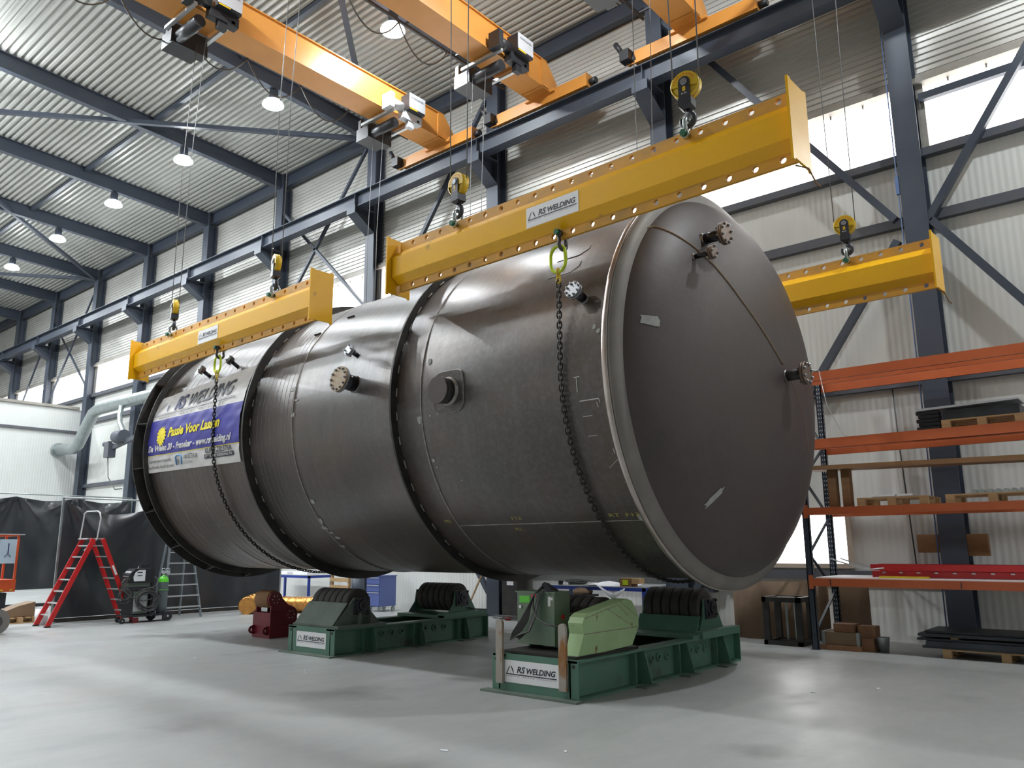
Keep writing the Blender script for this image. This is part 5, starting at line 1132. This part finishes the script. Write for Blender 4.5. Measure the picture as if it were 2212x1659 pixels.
for i in range(5):
    cy, cz, r = 8.52 + rnd.uniform(-.04, .04), 0.62 + rnd.uniform(-.04, .04), 0.11 + 0.04 * rnd.random(); q.tube([(-18.74 + 0.008 * i, cy + r * math.cos(a), cz + r * math.sin(a)) for a in [2 * PI * k / 20 for k in range(20)]], 0.009, 6, closed=True)
q.tube([(-18.8, 8.62, 0.97), (-18.7, 8.45, 0.98), (-18.68, 8.38, 0.9), (-18.68, 8.42, 0.75), (-18.68, 8.62, 0.58), (-18.67, 8.9, 0.48), (-18.67, 9.1, 0.52)], 0.014, 6)
q.tube([(-18.85, 9.15, 1.05), (-18.75, 9.25, 0.95), (-18.7, 9.2, 0.82), (-18.7, 9.05, 0.74)], 0.014, 6)
q.build('hose_coil', 'cable', t)
for y, x, r in ((9.52, -18.72, 0.11), (9.36, -19.2, 0.11), (8.50, -18.78, 0.06), (8.58, -19.15, 0.06)):
    q = MB(); q.cyl((x - 0.03, y, r), (x + 0.03, y, r), r, n=22); w = q.build('wheel', 'black', t); q = MB(); q.cyl((x + 0.03, y, r), (x + 0.035, y, r), r * 0.2, n=12); q.build('wheel_hub', 'alu', w)
q = MB(); q.box(-19.2, -18.72, 9.3, 9.62, 0.15, 0.18); q.build('bottle_tray', 'hookdark', t)
q = MB(); q.box(-18.75, -18.7, 8.72, 8.84, 0.0, 0.12); q.build('red_chock', 'maroon', t)
t = thing('gas_bottle', 'grey gas bottle with bright green shoulder standing on the back of the welding cart', 'gas bottle', (-18.9, 9.46, 0.18))
q = MB(); q.lathe((-18.9, 9.46, 0.18), (0, 0, 1), [(0, 0), (0, 0.10), (0.02, 0.115), (0.70, 0.115)], 28); q.build('bottle', 'gas', t)
q = MB(); q.lathe((-18.9, 9.46, 0.18), (0, 0, 1), [(0.70, 0.116), (0.76, 0.112), (0.81, 0.085), (0.84, 0.04), (0.86, 0.03), (0.86, 0)], 28); q.build('shoulder', 'gasgreen', t)
q = MB(); q.cyl((-18.9, 9.46, 1.03), (-18.9, 9.46, 1.12), 0.022, n=12)
for dy in (-0.055, 0.055): q.cyl((-18.86, 9.46 + dy, 1.10), (-18.80, 9.46 + dy, 1.10), 0.042, n=18); q.tube([(-18.83, 9.46 + dy - 0.04, 1.12), (-18.83, 9.46 + dy - 0.035, 1.19), (-18.83, 9.46 + dy + 0.035, 1.19), (-18.83, 9.46 + dy + 0.045, 1.12)], 0.008, 6)
q.build('regulator', 'hoistgrey', t)
q = MB(); q.tube([(-18.9 + 0.12 * math.cos(a), 9.46 + 0.12 * math.sin(a), 0.70) for a in [2 * PI * k / 20 for k in range(20)]], 0.007, 5, closed=True); q.build('strap', 'gasgreen', t)
# scissor lift at the left edge
t = thing('scissor_lift', 'orange scissor lift with a paper sheet on its rail, cut by the photo edge', 'scissor lift', (-18.7, 5.6, 0))
q = MB(); q.box(-19.2, -18.45, 4.2, 6.15, 0.82, 1.06); q.build('platform', 'liftorange', t)
for y in (6.12, 5.2, 4.3):
    for x in (-18.48, -19.17): q = MB(); q.box(x - 0.02, x + 0.02, y - 0.02, y + 0.02, 1.06, 1.96); q.build('rail_post', 'liftorange', t)
q = MB()
for z in (1.5, 1.94):
    for x in (-18.48, -19.17): q.bar((x, 4.3, z), (x, 6.12, z), 0.035, 0.035)
    q.bar((-19.17, 6.12, z), (-18.48, 6.12, z), 0.035, 0.035)
q.build('guard_rail', 'liftorange', t)
q = MB(); q.bar((-18.44, 5.2, 1.97), (-18.44, 6.22, 1.955), 0.02, 0.02); q.build('loose_rod', 'alu', t)
q = MB(); q.box(-18.455, -18.45, 5.78, 6.09, 1.38, 1.86); sh = q.build('paper_sheet', mat('bluish_paper', (0.42, 0.52, 0.62), 0.5), t)
q = MB(); q.box(-18.449, -18.447, 5.935, 5.955, 1.58, 1.78); q.bar((-18.448, 5.94, 1.58), (-18.448, 5.88, 1.51), 0.03, 0.004); q.bar((-18.448, 5.94, 1.58), (-18.448, 6.0, 1.51), 0.03, 0.004); q.build('drawing', 'navy', sh)
q = MB()
for k in range(2):
    for x in (-18.55, -19.1): q.bar((x, 4.4, 0.46 + k * 0.2), (x, 5.9, 0.60 + k * 0.2), 0.04, 0.06); q.bar((x + 0.05, 5.9, 0.40 + k * 0.2), (x + 0.05, 4.4, 0.60 + k * 0.2), 0.04, 0.06)
q.build('scissor_arm', 'hookdark', t)
q = MB(); q.box(-19.15, -18.62, 4.3, 6.0, 0.26, 0.50); q.box(-18.95, -18.5, 5.72, 6.02, 0.5, 0.80); q.build('chassis', 'hookdark', t)
q = MB(); q.box(-18.449, -18.44, 5.85, 5.93, 0.84, 0.87); q.box(-18.449, -18.44, 6.05, 6.1, 0.84, 0.87); q.build('yellow_marker', 'sheave', t)
for x in (-18.5, -19.2):
    for y in (5.86, 4.5): q = MB(); q.cyl((x - 0.1, y, 0.25), (x + 0.1, y, 0.25), 0.25, n=28); w = q.build('wheel', 'greyrubber', t); q = MB(); q.cyl((x + 0.1, y, 0.25), (x + 0.105, y, 0.25), 0.12, n=16); q.build('wheel_hub', 'cable', w)
pallet('pale wooden pallet on the floor between the lift and the red ladder', -21.6, -20.8, 6.75, 7.5, 0.0)
q = MB(); q.prism([(6.8, 0.14), (7.45, 0.14), (7.45, 0.46), (7.1, 0.38), (6.8, 0.26)], lambda a, b: (-21.45, a, b), lambda a, b: (-20.95, a, b)); tag(q.build('grey_box', 'card'), 'grey slanted box on the pallet behind the red ladder', 'box')
t = thing('white_canister', 'white canister standing behind the foot of the red step ladder', 'canister', (-20.1, 7.25, 0))
q = MB(); q.cyl((-20.1, 7.3, 0), (-20.1, 7.3, 0.34), 0.13, n=24); q.build('canister', 'cloth', t); q = MB(); q.cyl((-20.1, 7.3, 0.34), (-20.1, 7.3, 0.37), 0.10, n=20); q.build('lid', 'alu', t)
# copper foil hose on the floor
pts = [(-17.35, 13.1), (-17.7, 12.95), (-18.1, 12.75), (-18.5, 12.5), (-18.8, 12.25)]
q = MB(); P = []; R = []; n = 90
for i in range(n + 1):
    u = i / n * (len(pts) - 1); k = min(int(u), len(pts) - 2); a = lerp(pts[k], pts[k + 1], u - k); P.append((a[0], a[1], 0.205)); R.append(0.195 + 0.012 * abs(math.sin(i * 0.62)) + (-0.06 * max(0, (i - 80) / 10)))
q.tube(P, R, 20); rnd = random.Random(4); q.v = [(x + rnd.uniform(-.008, .008), y + rnd.uniform(-.008, .008), z + rnd.uniform(-.008, .008)) for x, y, z in q.v]
tag(q.build('foil_hose', 'foil'), 'crinkled copper coloured foil hose on the floor behind the maroon roller stand', 'hose')
q = MB(); P = [(-19.1 + 0.12 * math.cos(a), 11.45 + 0.35 * math.sin(a), 0.205 + 0.03 * math.sin(a * 1)) for a in [PI * i / 26 - PI * 0.75 for i in range(27)]]
P = [(-18.75, 11.62, 0.21), (-18.85, 11.72, 0.22), (-18.9, 11.85, 0.25), (-18.9, 12.0, 0.29), (-18.85, 12.12, 0.33)]; PP = dense(P, 9)
q.tube(PP, [0.205 + 0.02 * abs(math.sin(i * 0.6)) for i in range(len(PP))], 20); q.v = [(x + rnd.uniform(-.01, .01), y + rnd.uniform(-.01, .01), max(0.003, z + rnd.uniform(-.01, .01))) for x, y, z in q.v]
tag(q.build('foil_hose', 'foil'), 'loose end of copper foil hose bulging out left of the maroon roller stand', 'hose')
# extraction duct on the far wall
t = thing('extraction_duct', 'galvanised extraction duct along the far wall turning down to the partition', 'duct', (-33, 14.2, 7.4))
q = MB(); q.tube([(-25.0, 14.2, 7.55), (-30, 14.2, 7.55), (-35.3, 14.2, 7.52), (-35.8, 14.2, 7.40), (-37.1, 14.2, 6.15), (-37.5, 14.2, 6.02), (-39.3, 14.2, 6.1)], 0.245, 24, caps=True); q.build('duct_pipe', 'galv', t)
q = MB()
for x in (-28, -32.0): q.lathe((x, 14.2, 7.55), XA, [(0, 0.245), (0, 0.26), (0.06, 0.26), (0.06, 0.245)], 24)
q.tube([(-39.32, 14.2, 6.1), (-39.2, 14.2, 6.1)], 0.32, 24); q.build('duct_collar', 'galv', t)
q = MB(); q.tube([(-32.6, 14.0, 7.35), (-32.6, 13.95, 6.95), (-32.4, 13.9, 6.6), (-31.6, 13.8, 6.0), (-31.3, 13.8, 5.85)], 0.10, 12); q.build('branch_pipe', 'galv', t)
q = MB(); q.bar((-32.6, 13.7, 5.55), (-30.0, 13.7, 5.9), 0.12, 0.16); q.cyl((-31.9, 13.6, 5.95), (-31.2, 13.6, 5.95), 0.24, n=18); q.box(-32.7, -32.3, 13.5, 13.8, 5.2, 5.75); q.cyl((-32.9, 13.6, 5.75), (-32.4, 13.6, 5.75), 0.10, n=12); q.build('extraction_arm', 'girt', t)
q = MB(); q.tube([(-32.5, 13.6, 5.2), (-32.3, 13.6, 4.4), (-31.6, 13.6, 3.9), (-31.0, 13.6, 3.9)], 0.02, 6); q.build('hanging_cable', 'cable', t)
q = MB(); q.box(-31.0, -30.9, 14.6, 15.3, 3.0, 5.6); q.tube([(-30.6, 14.9, 1.2), (-30.6, 14.9, 9.5)], 0.06, 8); q.build('down_pipe', 'galv', t)
# cable conduit on the right column
q = MB(); q.tube([(COLX[0] - 0.24, 14.93, 13), (COLX[0] - 0.24, 14.93, 0.3)], 0.012, 6); q.box(COLX[0] - 0.27, COLX[0] - 0.21, 14.9, 14.96, 7.9, 8.25)
tag(q.build('cable_conduit', mat('blue_conduit', (0.10, 0.16, 0.32), 0.5)), 'thin blue-grey conduit running down the left side of the first column from the right', 'conduit')
t = thing('column_boxes', 'rusty dark boxes on both sides of the big column behind the rack', 'box', (COLX[0], 14.9, 1.5))
q = MB(); q.box(COLX[0] - 0.55, COLX[0] - 0.2, 14.95, 15.1, 1.5, 1.8); q.build('left_box', 'woodbrown', t); q = MB(); q.box(COLX[0] + 0.2, COLX[0] + 0.5, 14.95, 15.1, 1.45, 1.8); q.build('right_box', 'woodbrown', t)
q = MB(); q.tube([(-4.5, 13.25, 4.5), (-4.42, 13.25, 3.9), (-4.2, 13.25, 3.4), (-4.15, 13.27, 3.36)], 0.006, 5); tag(q.build('hanging_cord', 'alu'), 'thin pale cord hanging from the top rack beam beside the tank', 'cord')
q = MB(); q.tube([(-3.9, 15.24, 4.5), (-3.88, 15.24, 3.4), (-3.8, 15.24, 1.2)], 0.012, 5); tag(q.build('wall_cable', 'cable'), 'dark vertical cable on the far wall behind the rack', 'cable')
# scraps on the floor
rnd = random.Random(31)
SCR = ('in front of the gap between the roller beds', 'a little nearer than the gap between the beds', 'in front of the maroon stand', 'left of the maroon stand shadow', 'in front of the cabinet bed, second nearest', 'nearest to the photographer', 'on the shiny patch before the rack', 'beside the far corner of the cabinet bed')
for i, (x, y) in enumerate([(-9.6, 6.9), (-9.35, 6.75), (-12.0, 6.6), (-13.2, 6.9), (-4.2, 5.6), (-5.0, 5.0), (-3.1, 10.2), (-3.6, 9.5)]):
    q = MB(); s = 0.02 + 0.03 * rnd.random(); a = rnd.random() * 3; q.prism([(-s, -s * .3), (s, -s * .4), (s * .7, s * .4), (-s * .8, s * .3)], lambda u, v: (x + u * math.cos(a) - v * math.sin(a), y + u * math.sin(a) + v * math.cos(a), 0.001), lambda u, v: (x + u * math.cos(a) - v * math.sin(a), y + u * math.sin(a) + v * math.cos(a), 0.006))
    tag(q.build('paper_scrap', 'cloth'), 'tiny white paper scrap on the floor, ' + SCR[i], 'scrap', 'paper scraps on the floor')
